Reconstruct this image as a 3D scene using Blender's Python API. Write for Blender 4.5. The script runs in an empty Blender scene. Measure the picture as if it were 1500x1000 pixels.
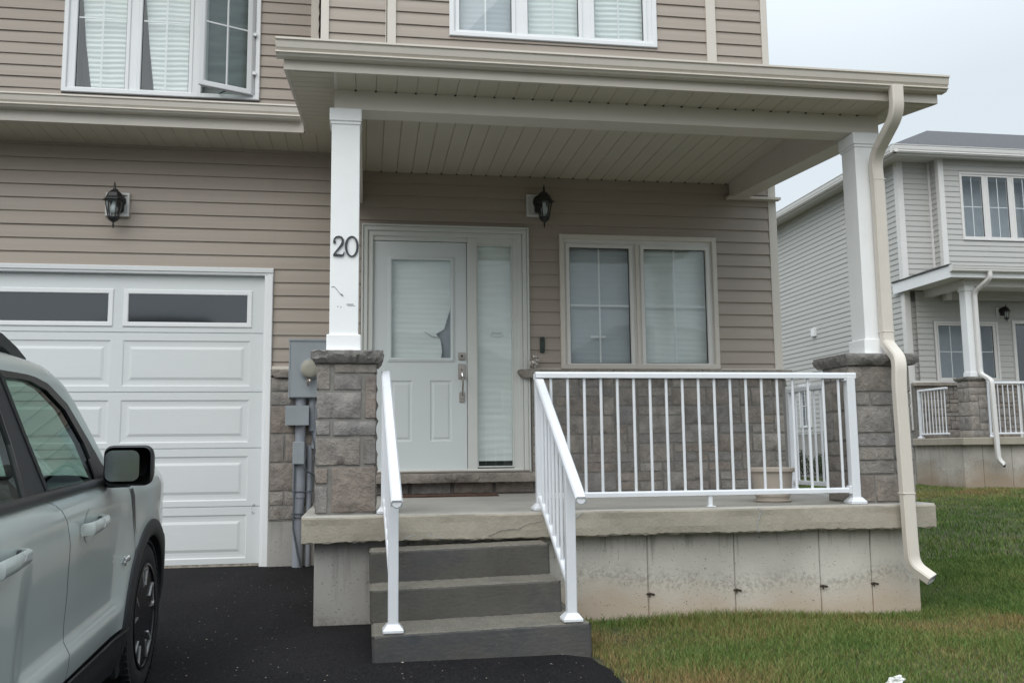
import bpy, math, random
import numpy as np
from mathutils import Vector, Matrix
random.seed(7)
rng = np.random.default_rng(7)
R = math.radians
scene = bpy.context.scene

# ------------------------------------------------------------------ camera
cam_data = bpy.data.cameras.new("camera")
cam = bpy.data.objects.new("camera", cam_data)
scene.collection.objects.link(cam)
cr, cu, cf = Vector((.9877, -.15596, -.01095)), Vector((-.00778, -.11898, .99287)), Vector((.15615, .98057, .11873))
m3 = Matrix((cr, cu, -cf)).transposed()
cam.matrix_world = Matrix.Translation((0, 0, .913)) @ m3.to_4x4()
cam_data.sensor_width = 36
cam_data.lens = 32.21
cam_data.clip_start = .05
cam_data.clip_end = 2000
scene.camera = cam

# ------------------------------------------------------------------ world, sun, exposure
SUN_EL, SUN_AZ = R(48), R(212)      # azimuth measured clockwise from +Y
world = bpy.data.worlds.new("World")
scene.world = world
world.use_nodes = True
wn, wl = world.node_tree.nodes, world.node_tree.links
wn.clear()
sky = wn.new('ShaderNodeTexSky')
sky.sky_type = 'NISHITA'
sky.sun_disc = False
sky.sun_elevation = SUN_EL
sky.sun_rotation = SUN_AZ
sky.dust_density = 4
sky.air_density = 1.2
tc = wn.new('ShaderNodeTexCoord')
mp = wn.new('ShaderNodeMapping'); mp.inputs['Scale'].default_value = (1, 1, 2.4)
nz = wn.new('ShaderNodeTexNoise'); nz.inputs['Scale'].default_value = 1.6; nz.inputs['Detail'].default_value = 5
rp = wn.new('ShaderNodeValToRGB')
rp.color_ramp.elements[0].position = .3; rp.color_ramp.elements[0].color = (6.1, 6.95, 7.6, 1)
rp.color_ramp.elements[1].position = .7; rp.color_ramp.elements[1].color = (7.1, 7.75, 8.2, 1)
mx = wn.new('ShaderNodeMixRGB'); mx.inputs[0].default_value = .9
bg = wn.new('ShaderNodeBackground'); bg.inputs['Strength'].default_value = .09
wo = wn.new('ShaderNodeOutputWorld')
wl.new(tc.outputs['Generated'], mp.inputs[0]); wl.new(mp.outputs[0], nz.inputs['Vector'])
wl.new(nz.outputs['Fac'], rp.inputs[0]); wl.new(sky.outputs[0], mx.inputs[1]); wl.new(rp.outputs[0], mx.inputs[2])
sxw = wn.new('ShaderNodeSeparateXYZ'); wl.new(tc.outputs['Generated'], sxw.inputs[0])
zen = wn.new('ShaderNodeMapRange'); zen.inputs[1].default_value = .35; zen.inputs[2].default_value = 1; zen.inputs[3].default_value = 1; zen.inputs[4].default_value = 2.5
wl.new(sxw.outputs['Z'], zen.inputs[0])      # overcast: the sky is brighter overhead than near the horizon
vm = wn.new('ShaderNodeVectorMath'); vm.operation = 'SCALE'
wl.new(mx.outputs[0], vm.inputs[0]); wl.new(zen.outputs[0], vm.inputs['Scale'])
wl.new(vm.outputs[0], bg.inputs[0]); wl.new(bg.outputs[0], wo.inputs[0])

sd = bpy.data.lights.new("sun", 'SUN')
sd.energy = 1.5
sd.angle = R(75)
sd.color = (1, .965, .90)
sun = bpy.data.objects.new("sun", sd)
scene.collection.objects.link(sun)
sdir = Vector((math.sin(SUN_AZ) * math.cos(SUN_EL), math.cos(SUN_AZ) * math.cos(SUN_EL), math.sin(SUN_EL)))
sun.rotation_euler = sdir.to_track_quat('Z', 'Y').to_euler()

scene.view_settings.view_transform = 'Standard'
scene.view_settings.look = 'None'
scene.view_settings.gamma = 1
scene.view_settings.use_curve_mapping = False
scene.view_settings.exposure = .36

# ------------------------------------------------------------------ materials
def new_mat(name):
    m = bpy.data.materials.new(name)
    m.use_nodes = True
    n, l = m.node_tree.nodes, m.node_tree.links
    b = n['Principled BSDF']
    return m, n, l, b

def mat(name, col, rough=.5, metal=0, var=.06, vscale=6, bump=0, bscale=60, spec=.5, coat=0, stretch=(1, 1, 1), dirt=None, dscale=2, damt=.5, speck=None, sscale=150, slo=.56, shi=.66):
    """plain paint/metal/plastic with slight tone variation, optional dirt colour in patches and fine bump"""
    m, n, l, b = new_mat(name)
    b.inputs['Roughness'].default_value = rough
    b.inputs['Metallic'].default_value = metal
    b.inputs['Specular IOR Level'].default_value = spec
    b.inputs['Coat Weight'].default_value = coat
    t = n.new('ShaderNodeTexCoord')
    mp = n.new('ShaderNodeMapping'); mp.inputs['Scale'].default_value = stretch
    l.new(t.outputs['Object'], mp.inputs[0])
    a = n.new('ShaderNodeTexNoise'); a.inputs['Scale'].default_value = vscale; a.inputs['Detail'].default_value = 6
    l.new(mp.outputs[0], a.inputs['Vector'])
    r = n.new('ShaderNodeValToRGB')
    r.color_ramp.elements[0].position = .3; r.color_ramp.elements[1].position = .7
    r.color_ramp.elements[0].color = tuple(c * (1 - var) for c in col) + (1,)
    r.color_ramp.elements[1].color = tuple(min(1, c * (1 + var)) for c in col) + (1,)
    l.new(a.outputs['Fac'], r.inputs[0])
    out = r.outputs[0]
    if dirt:
        d = n.new('ShaderNodeTexNoise'); d.inputs['Scale'].default_value = dscale; d.inputs['Detail'].default_value = 9; d.inputs['Roughness'].default_value = .65
        l.new(mp.outputs[0], d.inputs['Vector'])
        dr = n.new('ShaderNodeValToRGB'); dr.color_ramp.elements[0].position = .5; dr.color_ramp.elements[1].position = .72
        dr.color_ramp.elements[1].color = (damt, damt, damt, 1)
        l.new(d.outputs['Fac'], dr.inputs[0])
        mm = n.new('ShaderNodeMixRGB'); mm.inputs[2].default_value = tuple(dirt) + (1,)
        l.new(dr.outputs[0], mm.inputs[0]); l.new(out, mm.inputs[1]); out = mm.outputs[0]
    for sp in (speck or []):
        col2, sc2, lo, hi = sp
        d = n.new('ShaderNodeTexNoise'); d.inputs['Scale'].default_value = sc2; d.inputs['Detail'].default_value = 3; d.inputs['Roughness'].default_value = .7
        l.new(t.outputs['Object'], d.inputs['Vector'])
        dr = n.new('ShaderNodeValToRGB'); dr.color_ramp.elements[0].position = lo; dr.color_ramp.elements[1].position = hi
        l.new(d.outputs['Fac'], dr.inputs[0])
        mm = n.new('ShaderNodeMixRGB'); mm.inputs[2].default_value = tuple(col2) + (1,)
        l.new(dr.outputs[0], mm.inputs[0]); l.new(out, mm.inputs[1]); out = mm.outputs[0]
    l.new(out, b.inputs['Base Color'])
    if bump:
        c = n.new('ShaderNodeTexNoise'); c.inputs['Scale'].default_value = bscale; c.inputs['Detail'].default_value = 5
        l.new(mp.outputs[0], c.inputs['Vector'])
        bp = n.new('ShaderNodeBump'); bp.inputs['Strength'].default_value = bump; bp.inputs['Distance'].default_value = .01
        l.new(c.outputs['Fac'], bp.inputs['Height']); l.new(bp.outputs[0], b.inputs['Normal'])
    return m

M = {}
M['siding'] = mat('siding_taupe', (.355, .304, .260), .55, var=.04, vscale=3, bump=.12, bscale=9, stretch=(.25, 1, 7), dirt=(.42, .38, .34), dscale=1.2, damt=.3)
M['siding_nb'] = mat('siding_grey', (.45, .452, .435), .55, var=.03, vscale=3, bump=.1, bscale=9, stretch=(.25, .25, 6))
M['trim'] = mat('trim_beige', (.62, .575, .515), .45, var=.025, vscale=1.5, dirt=(.42, .40, .36), dscale=3, damt=.25)
M['soffit'] = mat('soffit_beige', (.53, .49, .405), .5, var=.03, vscale=2)
M['trim_nb'] = mat('trim_light', (.66, .655, .645), .45, var=.02)
M['white'] = mat('white_paint', (.76, .775, .79), .4, var=.02, vscale=3)
M['post'] = mat('post_white', (.82, .835, .84), .4, var=.015, vscale=3, dirt=(.62, .62, .60), dscale=5, damt=.18)
M['rail'] = mat('railing_white', (.70, .725, .765), .3, var=.02, vscale=5, dirt=(.55, .55, .53), dscale=7, damt=.25)
M['entry'] = mat('entry_frame_paint', (.60, .61, .585), .42, var=.02)
M['vinyl'] = mat('window_vinyl', (.66, .65, .625), .35, var=.02)
M['garage'] = mat('garage_white', (.64, .67, .675), .42, var=.02, vscale=2, bump=.06, bscale=70, stretch=(.2, 1, 1))
M['door'] = mat('door_paint', (.61, .65, .655), .4, var=.02, vscale=2)
M['dark'] = mat('dark_gasket', (.02, .02, .022), .6)
M['rust'] = mat('rusty_tie', (.055, .040, .030), .9, var=.3, vscale=40)
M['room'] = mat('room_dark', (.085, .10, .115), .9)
M['room_mid'] = mat('room_grey', (.38, .42, .46), .9, var=.05)
M['blind'] = mat('blind_white', (.72, .775, .765), .7, var=.05, vscale=3, stretch=(.6, 1, 8))
M['blind_grey'] = mat('blind_grey', (.47, .515, .55), .7, var=.04, vscale=2)
M['roof'] = mat('roof_shingle', (.075, .078, .085), .9, var=.35, vscale=25, bump=.6, bscale=30)
M['black'] = mat('black_metal', (.018, .019, .02), .38, var=.1)
M['plastic'] = mat('black_cladding', (.022, .023, .025), .55, var=.12, vscale=20, bump=.1, bscale=400)
M['tyre'] = mat('tyre_rubber', (.016, .016, .017), .8, var=.2, vscale=20, bump=.3, bscale=90)
M['chrome'] = mat('chrome', (.75, .75, .75), .18, 1)
M['nickel'] = mat('satin_nickel', (.42, .38, .35), .32, .85)
M['grey_box'] = mat('utility_grey', (.27, .30, .325), .45, var=.04, dirt=(.2, .2, .2), dscale=4, damt=.3)
M['grey_pipe'] = mat('conduit_grey', (.27, .29, .33), .45, var=.06, dirt=(.14, .13, .12), dscale=6, damt=.5)
M['cream'] = mat('meter_cream', (.30, .29, .24), .4)
M['slab'] = mat('porch_slab', (.35, .318, .262), .85, var=.2, vscale=1.6, bump=.35, bscale=60, dirt=(.15, .135, .115), dscale=1.6, damt=.6)
M['slabtop'] = mat('porch_slab_top', (.36, .345, .315), .8, var=.10, vscale=2, bump=.3, bscale=70, dirt=(.22, .21, .2), dscale=1.5, damt=.6)
M['pot'] = mat('pot_tan', (.42, .37, .32), .6, var=.05)
M['mat'] = mat('mat_brown', (.11, .06, .04), .95, var=.4, vscale=25, bump=.8, bscale=200)
M['silver'] = mat('brushed_rim', (.60, .60, .60), .28, .7)
M['rimdark'] = mat('rim_black', (.02, .02, .022), .25, .2)
M['interior'] = mat('car_interior', (.03, .031, .033), .7)
M['seat'] = mat('car_seat', (.06, .06, .065), .75)

def glass(name, tint=(1, 1, 1), rough=0.0, ior=1.45, extra=0.0):
    m, n, l, b = new_mat(name)
    n.remove(b)
    o = n['Material Output']
    tr = n.new('ShaderNodeBsdfTransparent'); tr.inputs[0].default_value = tuple(tint) + (1,)
    gl = n.new('ShaderNodeBsdfGlossy'); gl.inputs['Roughness'].default_value = rough; gl.inputs[0].default_value = (.93, .97, 1, 1)
    fr = n.new('ShaderNodeFresnel'); fr.inputs[0].default_value = ior
    ad = n.new('ShaderNodeMath'); ad.operation = 'ADD'; ad.inputs[1].default_value = extra; ad.use_clamp = True
    nzz = n.new('ShaderNodeTexNoise'); nzz.inputs['Scale'].default_value = 1.2
    tcc = n.new('ShaderNodeTexCoord'); l.new(tcc.outputs['Object'], nzz.inputs['Vector'])
    bp = n.new('ShaderNodeBump'); bp.inputs['Strength'].default_value = .05; bp.inputs['Distance'].default_value = .02
    l.new(nzz.outputs['Fac'], bp.inputs['Height']); l.new(bp.outputs[0], gl.inputs['Normal'])
    mxx = n.new('ShaderNodeMixShader')
    ge = n.new('ShaderNodeNewGeometry')          # only the outer face mirrors; the inner face just lets light through
    iv = n.new('ShaderNodeMath'); iv.operation = 'SUBTRACT'; iv.inputs[0].default_value = 1; l.new(ge.outputs['Backfacing'], iv.inputs[1])
    mb_ = n.new('ShaderNodeMath'); mb_.operation = 'MULTIPLY'
    l.new(fr.outputs[0], ad.inputs[0]); l.new(ad.outputs[0], mb_.inputs[0]); l.new(iv.outputs[0], mb_.inputs[1]); l.new(mb_.outputs[0], mxx.inputs[0])
    l.new(tr.outputs[0], mxx.inputs[1]); l.new(gl.outputs[0], mxx.inputs[2])
    l.new(mxx.outputs[0], o.inputs['Surface'])
    return m
M['glass'] = glass('window_glass', (.97, .98, .978), ior=1.45, extra=.025)
M['glass_dark'] = glass('tinted_glass', (.20, .23, .25), .05, extra=.09)
M['glass_screen'] = glass('screened_glass', (.80, .84, .82), .1, extra=.05)
M['screen'] = mat('insect_screen', (.17, .19, .185), .9, var=.25, vscale=5, stretch=(.6, 1, 3))
M['glass_car'] = glass('car_glass', (.62, .72, .68), extra=.02)
M['glass_lamp'] = glass('lamp_glass', (.75, .78, .78), .15, extra=.04)

def mirror_mat():
    m, n, l, b = new_mat('mirror_glass')
    b.inputs['Metallic'].default_value = 1
    b.inputs['Roughness'].default_value = .10
    t = n.new('ShaderNodeTexCoord')
    v = n.new('ShaderNodeTexVoronoi'); v.inputs['Scale'].default_value = 260
    l.new(t.outputs['Object'], v.inputs['Vector'])
    r = n.new('ShaderNodeValToRGB'); r.color_ramp.elements[0].position = .08; r.color_ramp.elements[1].position = .3
    r.color_ramp.elements[0].color = (.62, .68, .70, 1); r.color_ramp.elements[1].color = (.40, .46, .49, 1)
    l.new(v.outputs['Distance'], r.inputs[0]); l.new(r.outputs[0], b.inputs['Base Color'])
    bp = n.new('ShaderNodeBump'); bp.inputs['Strength'].default_value = .015; bp.inputs['Distance'].default_value = .001
    l.new(v.outputs['Distance'], bp.inputs['Height']); l.new(bp.outputs[0], b.inputs['Normal'])
    return m
M['mirror'] = mirror_mat()

def car_paint():
    m, n, l, b = new_mat('car_paint_grey')
    b.inputs['Base Color'].default_value = (.47, .515, .495, 1)
    b.inputs['Roughness'].default_value = .38
    b.inputs['Coat Weight'].default_value = 1
    b.inputs['Coat Roughness'].default_value = .05
    t = n.new('ShaderNodeTexCoord')
    a = n.new('ShaderNodeTexNoise'); a.inputs['Scale'].default_value = 3; a.inputs['Detail'].default_value = 8
    l.new(t.outputs['Object'], a.inputs['Vector'])
    r = n.new('ShaderNodeValToRGB')
    r.color_ramp.elements[0].position = .35; r.color_ramp.elements[1].position = .75
    r.color_ramp.elements[0].color = (.455, .50, .48, 1); r.color_ramp.elements[1].color = (.485, .53, .51, 1)
    l.new(a.outputs['Fac'], r.inputs[0]); l.new(r.outputs[0], b.inputs['Base Color'])
    rr = n.new('ShaderNodeMapRange'); rr.inputs[3].default_value = .02; rr.inputs[4].default_value = .14
    l.new(a.outputs['Fac'], rr.inputs[0]); l.new(rr.outputs[0], b.inputs['Coat Roughness'])
    return m
M['paint'] = car_paint()

def stone_mat(name, cols, white=.65):
    """split-face stone; tone of each block comes from the mesh attribute 'rnd'"""
    m, n, l, b = new_mat(name)
    b.inputs['Roughness'].default_value = .9
    at = n.new('ShaderNodeAttribute'); at.attribute_name = 'rnd'
    r = n.new('ShaderNodeValToRGB'); e = r.color_ramp.elements
    e[0].position = 0; e[0].color = cols[0] + (1,)
    e[1].position = 1; e[1].color = cols[-1] + (1,)
    for i, c in enumerate(cols[1:-1]):
        q = e.new((i + 1) / (len(cols) - 1)); q.color = c + (1,)
    l.new(at.outputs['Fac'], r.inputs[0])
    t = n.new('ShaderNodeTexCoord')
    a = n.new('ShaderNodeTexNoise'); a.inputs['Scale'].default_value = 9; a.inputs['Detail'].default_value = 10; a.inputs['Roughness'].default_value = .7
    l.new(t.outputs['Object'], a.inputs['Vector'])
    ar = n.new('ShaderNodeValToRGB'); ar.color_ramp.elements[0].position = .3; ar.color_ramp.elements[1].position = .72
    ar.color_ramp.elements[0].color = (.62, .62, .62, 1); ar.color_ramp.elements[1].color = (1.35, 1.32, 1.3, 1)
    l.new(a.outputs['Fac'], ar.inputs[0])
    mu = n.new('ShaderNodeMixRGB'); mu.blend_type = 'MULTIPLY'; mu.inputs[0].default_value = 1
    l.new(r.outputs[0], mu.inputs[1]); l.new(ar.outputs[0], mu.inputs[2])
    w = n.new('ShaderNodeTexNoise'); w.inputs['Scale'].default_value = 22; w.inputs['Detail'].default_value = 12; w.inputs['Roughness'].default_value = .75; w.inputs['Distortion'].default_value = .8
    l.new(t.outputs['Object'], w.inputs['Vector'])
    wr = n.new('ShaderNodeValToRGB'); wr.color_ramp.elements[0].position = .57; wr.color_ramp.elements[1].position = .72
    wr.color_ramp.elements[1].color = (white, white, white, 1)
    l.new(w.outputs['Fac'], wr.inputs[0])
    m2 = n.new('ShaderNodeMixRGB'); m2.inputs[2].default_value = (.46, .45, .43, 1)
    l.new(wr.outputs[0], m2.inputs[0]); l.new(mu.outputs[0], m2.inputs[1]); l.new(m2.outputs[0], b.inputs['Base Color'])
    f = n.new('ShaderNodeTexNoise'); f.inputs['Scale'].default_value = 45; f.inputs['Detail'].default_value = 8; f.inputs['Roughness'].default_value = .7
    l.new(t.outputs['Object'], f.inputs['Vector'])
    bp = n.new('ShaderNodeBump'); bp.inputs['Strength'].default_value = 1; bp.inputs['Distance'].default_value = .02
    l.new(f.outputs['Fac'], bp.inputs['Height']); l.new(bp.outputs[0], b.inputs['Normal'])
    return m
STC = [(.225, .218, .215), (.275, .250, .225), (.305, .285, .262), (.270, .232, .202), (.245, .235, .225), (.335, .31, .28), (.255, .248, .245)]
M['stone'] = stone_mat('split_stone', STC)
M['stone_cap'] = stone_mat('stone_cap', [(.22, .215, .205), (.24, .23, .22)], .25)
M['stone_sill'] = stone_mat('stone_sill', [(.30, .275, .24), (.33, .30, .27)], .2)
M['mortar'] = mat('mortar', (.20, .192, .18), .95, var=.15, vscale=20)

def concrete_mat(name, base, top, low, bottom_z, h, streak=.75, pit=True):
    """cast concrete: vertical runs of dirt from the top edge, earth stained band near the ground, air holes"""
    m, n, l, b = new_mat(name)
    b.inputs['Roughness'].default_value = .9
    t = n.new('ShaderNodeTexCoord')
    sx = n.new('ShaderNodeSeparateXYZ'); l.new(t.outputs['Object'], sx.inputs[0])
    hz = n.new('ShaderNodeMapRange'); hz.inputs[1].default_value = bottom_z; hz.inputs[2].default_value = bottom_z + h
    l.new(sx.outputs['Z'], hz.inputs[0])
    nz0 = n.new('ShaderNodeTexNoise'); nz0.inputs['Scale'].default_value = 2.2; nz0.inputs['Detail'].default_value = 9
    l.new(t.outputs['Object'], nz0.inputs['Vector'])
    r0 = n.new('ShaderNodeValToRGB')
    r0.color_ramp.elements[0].position = .32; r0.color_ramp.elements[1].position = .68
    r0.color_ramp.elements[0].color = tuple(c * .78 for c in base) + (1,); r0.color_ramp.elements[1].color = tuple(c * 1.1 for c in base) + (1,)
    l.new(nz0.outputs['Fac'], r0.inputs[0])
    # soil band
    n1 = n.new('ShaderNodeTexNoise'); n1.inputs['Scale'].default_value = 5; n1.inputs['Detail'].default_value = 12; n1.inputs['Roughness'].default_value = .7
    l.new(t.outputs['Object'], n1.inputs['Vector'])
    nl = n.new('ShaderNodeTexNoise'); nl.inputs['Scale'].default_value = 1.1; nl.inputs['Detail'].default_value = 2
    l.new(t.outputs['Object'], nl.inputs['Vector'])
    s0 = n.new('ShaderNodeMath'); s0.operation = 'MULTIPLY_ADD'; s0.inputs[1].default_value = .7; l.new(nl.outputs['Fac'], s0.inputs[0]); l.new(hz.outputs[0], s0.inputs[2])
    s00 = n.new('ShaderNodeMath'); s00.operation = 'SUBTRACT'; s00.inputs[1].default_value = .35; l.new(s0.outputs[0], s00.inputs[0])
    s1 = n.new('ShaderNodeMath'); s1.operation = 'MULTIPLY_ADD'; s1.inputs[1].default_value = .5; l.new(n1.outputs['Fac'], s1.inputs[0]); l.new(s00.outputs[0], s1.inputs[2])
    r1 = n.new('ShaderNodeValToRGB'); e = r1.color_ramp.elements
    e[0].position = .35; e[0].color = (.9, .9, .9, 1); e[1].position = .75; e[1].color = (0, 0, 0, 1)
    l.new(s1.outputs[0], r1.inputs[0])
    m1 = n.new('ShaderNodeMixRGB'); m1.inputs[2].default_value = tuple(low) + (1,)
    l.new(r1.outputs[0], m1.inputs[0]); l.new(r0.outputs[0], m1.inputs[1])
    # splash speckle band above it
    n3 = n.new('ShaderNodeTexNoise'); n3.inputs['Scale'].default_value = 38; n3.inputs['Detail'].default_value = 6; n3.inputs['Roughness'].default_value = .8
    l.new(t.outputs['Object'], n3.inputs['Vector'])
    rb = n.new('ShaderNodeValToRGB'); rb.color_ramp.interpolation = 'EASE'; e = rb.color_ramp.elements
    e[0].position = .52; e[0].color = (0, 0, 0, 1); e[1].position = .66; e[1].color = (1, 1, 1, 1); q = e.new(.86); q.color = (0, 0, 0, 1)
    l.new(s1.outputs[0], rb.inputs[0])
    r3 = n.new('ShaderNodeValToRGB'); r3.color_ramp.elements[0].position = .47; r3.color_ramp.elements[1].position = .55
    l.new(n3.outputs['Fac'], r3.inputs[0])
    mm3 = n.new('ShaderNodeMath'); mm3.operation = 'MULTIPLY'; l.new(rb.outputs[0], mm3.inputs[0]); l.new(r3.outputs[0], mm3.inputs[1])
    m3_ = n.new('ShaderNodeMixRGB'); m3_.inputs[2].default_value = (.15, .13, .105, 1)
    mm4 = n.new('ShaderNodeMath'); mm4.operation = 'MULTIPLY'; mm4.inputs[1].default_value = .42; l.new(mm3.outputs[0], mm4.inputs[0])
    l.new(mm4.outputs[0], m3_.inputs[0]); l.new(m1.outputs[0], m3_.inputs[1])
    # streaks: noise squeezed in x, long in z, stronger towards the top edge
    mp = n.new('ShaderNodeMapping'); mp.inputs['Scale'].default_value = (17, 17, 1.1)
    l.new(t.outputs['Object'], mp.inputs[0])
    n2 = n.new('ShaderNodeTexNoise'); n2.inputs['Scale'].default_value = 1; n2.inputs['Detail'].default_value = 9; n2.inputs['Roughness'].default_value = .72
    l.new(mp.outputs[0], n2.inputs['Vector'])
    s2 = n.new('ShaderNodeMath'); s2.operation = 'MULTIPLY_ADD'; s2.inputs[1].default_value = .26; l.new(hz.outputs[0], s2.inputs[0]); l.new(n2.outputs['Fac'], s2.inputs[2])
    r2 = n.new('ShaderNodeValToRGB'); r2.color_ramp.elements[0].position = .76; r2.color_ramp.elements[1].position = .92
    r2.color_ramp.elements[1].color = (streak, streak, streak, 1)
    l.new(s2.outputs[0], r2.inputs[0])
    m2 = n.new('ShaderNodeMixRGB'); m2.inputs[2].default_value = tuple(top) + (1,)
    l.new(r2.outputs[0], m2.inputs[0]); l.new(m3_.outputs[0], m2.inputs[1])
    vp = n.new('ShaderNodeTexNoise'); vp.inputs['Scale'].default_value = 55; vp.inputs['Detail'].default_value = 2
    l.new(t.outputs['Object'], vp.inputs['Vector'])
    vq = n.new('ShaderNodeValToRGB'); vq.color_ramp.elements[0].position = .665; vq.color_ramp.elements[1].position = .70; vq.color_ramp.elements[1].color = (.75, .75, .75, 1)
    l.new(vp.outputs['Fac'], vq.inputs[0])
    m5 = n.new('ShaderNodeMixRGB'); m5.inputs[2].default_value = (.10, .095, .085, 1)
    l.new(vq.outputs[0], m5.inputs[0]); l.new(m2.outputs[0], m5.inputs[1])
    l.new(m5.outputs[0], b.inputs['Base Color'])
    v = n.new('ShaderNodeTexVoronoi'); v.inputs['Scale'].default_value = 34; v.inputs['Randomness'].default_value = 1
    l.new(t.outputs['Object'], v.inputs['Vector'])
    vr = n.new('ShaderNodeValToRGB'); vr.color_ramp.elements[0].position = .06; vr.color_ramp.elements[1].position = .16
    l.new(v.outputs['Distance'], vr.inputs[0])
    ml = n.new('ShaderNodeMath'); ml.operation = 'MULTIPLY_ADD'; ml.inputs[1].default_value = .5
    l.new(n3.outputs['Fac'], ml.inputs[0]); l.new(vr.outputs[0], ml.inputs[2])
    bp = n.new('ShaderNodeBump'); bp.inputs['Strength'].default_value = .7; bp.inputs['Distance'].default_value = .006
    l.new(ml.outputs[0], bp.inputs['Height']); l.new(bp.outputs[0], b.inputs['Normal'])
    return m
M['found'] = concrete_mat('cast_concrete', (.52, .50, .45), (.15, .14, .12), (.45, .365, .28), -.12, .52)
M['found_side'] = concrete_mat('cast_concrete_wall', (.36, .35, .33), (.15, .145, .14), (.24, .22, .20), -.3, .5, .4)
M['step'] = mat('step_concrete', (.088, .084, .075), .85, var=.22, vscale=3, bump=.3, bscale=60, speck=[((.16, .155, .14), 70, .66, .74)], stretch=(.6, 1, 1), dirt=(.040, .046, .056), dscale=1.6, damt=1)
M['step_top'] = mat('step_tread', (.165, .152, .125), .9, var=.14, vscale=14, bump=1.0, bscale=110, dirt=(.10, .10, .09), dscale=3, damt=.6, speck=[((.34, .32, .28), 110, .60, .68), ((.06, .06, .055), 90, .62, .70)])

def asphalt_mat():
    m, n, l, b = new_mat('asphalt')
    b.inputs['Roughness'].default_value = .9
    b.inputs['Specular IOR Level'].default_value = .18
    t = n.new('ShaderNodeTexCoord')
    a = n.new('ShaderNodeTexNoise'); a.inputs['Scale'].default_value = 1.4; a.inputs['Detail'].default_value = 10
    l.new(t.outputs['Object'], a.inputs['Vector'])
    r = n.new('ShaderNodeValToRGB'); r.color_ramp.elements[0].position = .3; r.color_ramp.elements[1].position = .7
    r.color_ramp.elements[0].color = (.0075, .0075, .0085, 1); r.color_ramp.elements[1].color = (.0145, .0145, .016, 1)
    l.new(a.outputs['Fac'], r.inputs[0])
    g = n.new('ShaderNodeTexNoise'); g.inputs['Scale'].default_value = 170; g.inputs['Detail'].default_value = 4; g.inputs['Roughness'].default_value = .8
    l.new(t.outputs['Object'], g.inputs['Vector'])
    v = n.new('ShaderNodeTexVoronoi'); v.inputs['Scale'].default_value = 95
    l.new(t.outputs['Object'], v.inputs['Vector'])
    vr = n.new('ShaderNodeValToRGB'); vr.color_ramp.elements[0].position = .0; vr.color_ramp.elements[1].position = .2
    vr.color_ramp.elements[0].color = (1, 1, 1, 1); vr.color_ramp.elements[1].color = (0, 0, 0, 1)
    l.new(v.outputs['Distance'], vr.inputs[0])
    gr = n.new('ShaderNodeValToRGB'); gr.color_ramp.elements[0].position = .50; gr.color_ramp.elements[1].position = .62
    l.new(g.outputs['Fac'], gr.inputs[0])
    mu = n.new('ShaderNodeMath'); mu.operation = 'MULTIPLY'; l.new(vr.outputs[0], mu.inputs[0]); l.new(gr.outputs[0], mu.inputs[1])
    mm = n.new('ShaderNodeMixRGB'); mm.inputs[2].default_value = (.16, .15, .14, 1)
    l.new(mu.outputs[0], mm.inputs[0])
    gg = n.new('ShaderNodeTexNoise'); gg.inputs['Scale'].default_value = 75; gg.inputs['Detail'].default_value = 5; gg.inputs['Roughness'].default_value = .8
    l.new(t.outputs['Object'], gg.inputs['Vector'])
    gr2 = n.new('ShaderNodeValToRGB'); gr2.color_ramp.elements[0].position = .38; gr2.color_ramp.elements[1].position = .66
    gr2.color_ramp.elements[0].color = (.25, .25, .25, 1); gr2.color_ramp.elements[1].color = (2.4, 2.3, 2.3, 1)
    l.new(gg.outputs['Fac'], gr2.inputs[0])
    mg = n.new('ShaderNodeMixRGB'); mg.blend_type = 'MULTIPLY'; mg.inputs[0].default_value = 1
    l.new(r.outputs[0], mg.inputs[1]); l.new(gr2.outputs[0], mg.inputs[2]); l.new(mg.outputs[0], mm.inputs[1]); l.new(mm.outputs[0], b.inputs['Base Color'])
    bp = n.new('ShaderNodeBump'); bp.inputs['Strength'].default_value = 1; bp.inputs['Distance'].default_value = .008
    l.new(g.outputs['Fac'], bp.inputs['Height']); l.new(bp.outputs[0], b.inputs['Normal'])
    return m
M['asphalt'] = asphalt_mat()

def grass_mat(name, blade=True):
    m, n, l, b = new_mat(name)
    b.inputs['Roughness'].default_value = .6
    b.inputs['Specular IOR Level'].default_value = .25
    t = n.new('ShaderNodeTexCoord')
    a = n.new('ShaderNodeTexNoise'); a.inputs['Scale'].default_value = 1.1; a.inputs['Detail'].default_value = 7; a.inputs['Roughness'].default_value = .65
    l.new(t.outputs['Object'], a.inputs['Vector'])
    at = n.new('ShaderNodeAttribute'); at.attribute_name = 'rnd'
    dr = n.new('ShaderNodeAttribute'); dr.attribute_name = 'dry'
    s = n.new('ShaderNodeMath'); s.operation = 'MULTIPLY_ADD'; s.inputs[1].default_value = .34
    l.new(at.outputs['Fac'], s.inputs[0]); l.new(a.outputs['Fac'], s.inputs[2])
    s2 = n.new('ShaderNodeMath'); s2.operation = 'ADD'; l.new(s.outputs[0], s2.inputs[0]); l.new(dr.outputs['Fac'], s2.inputs[1])
    r = n.new('ShaderNodeValToRGB'); e = r.color_ramp.elements
    e[0].position = .38; e[0].color = (.052, .105, .022, 1)
    e[1].position = 1; e[1].color = (.26, .17, .075, 1)
    for p, c in ((.55, (.085, .148, .031, 1)), (.70, (.14, .19, .048, 1)), (.84, (.22, .18, .07, 1))):
        q = e.new(p); q.color = c
    l.new(s2.outputs[0], r.inputs[0]); l.new(r.outputs[0], b.inputs['Base Color'])
    return m
M['grass'] = grass_mat('grass_blades')
M['soil'] = mat('lawn_soil', (.050, .052, .022), .95, var=.3, vscale=3, bump=1, bscale=50, dirt=(.10, .075, .04), dscale=1.2, damt=.8)
M['leaf'] = mat('shrub_leaf', (.035, .055, .02), .6, var=.4, vscale=9)
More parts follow.
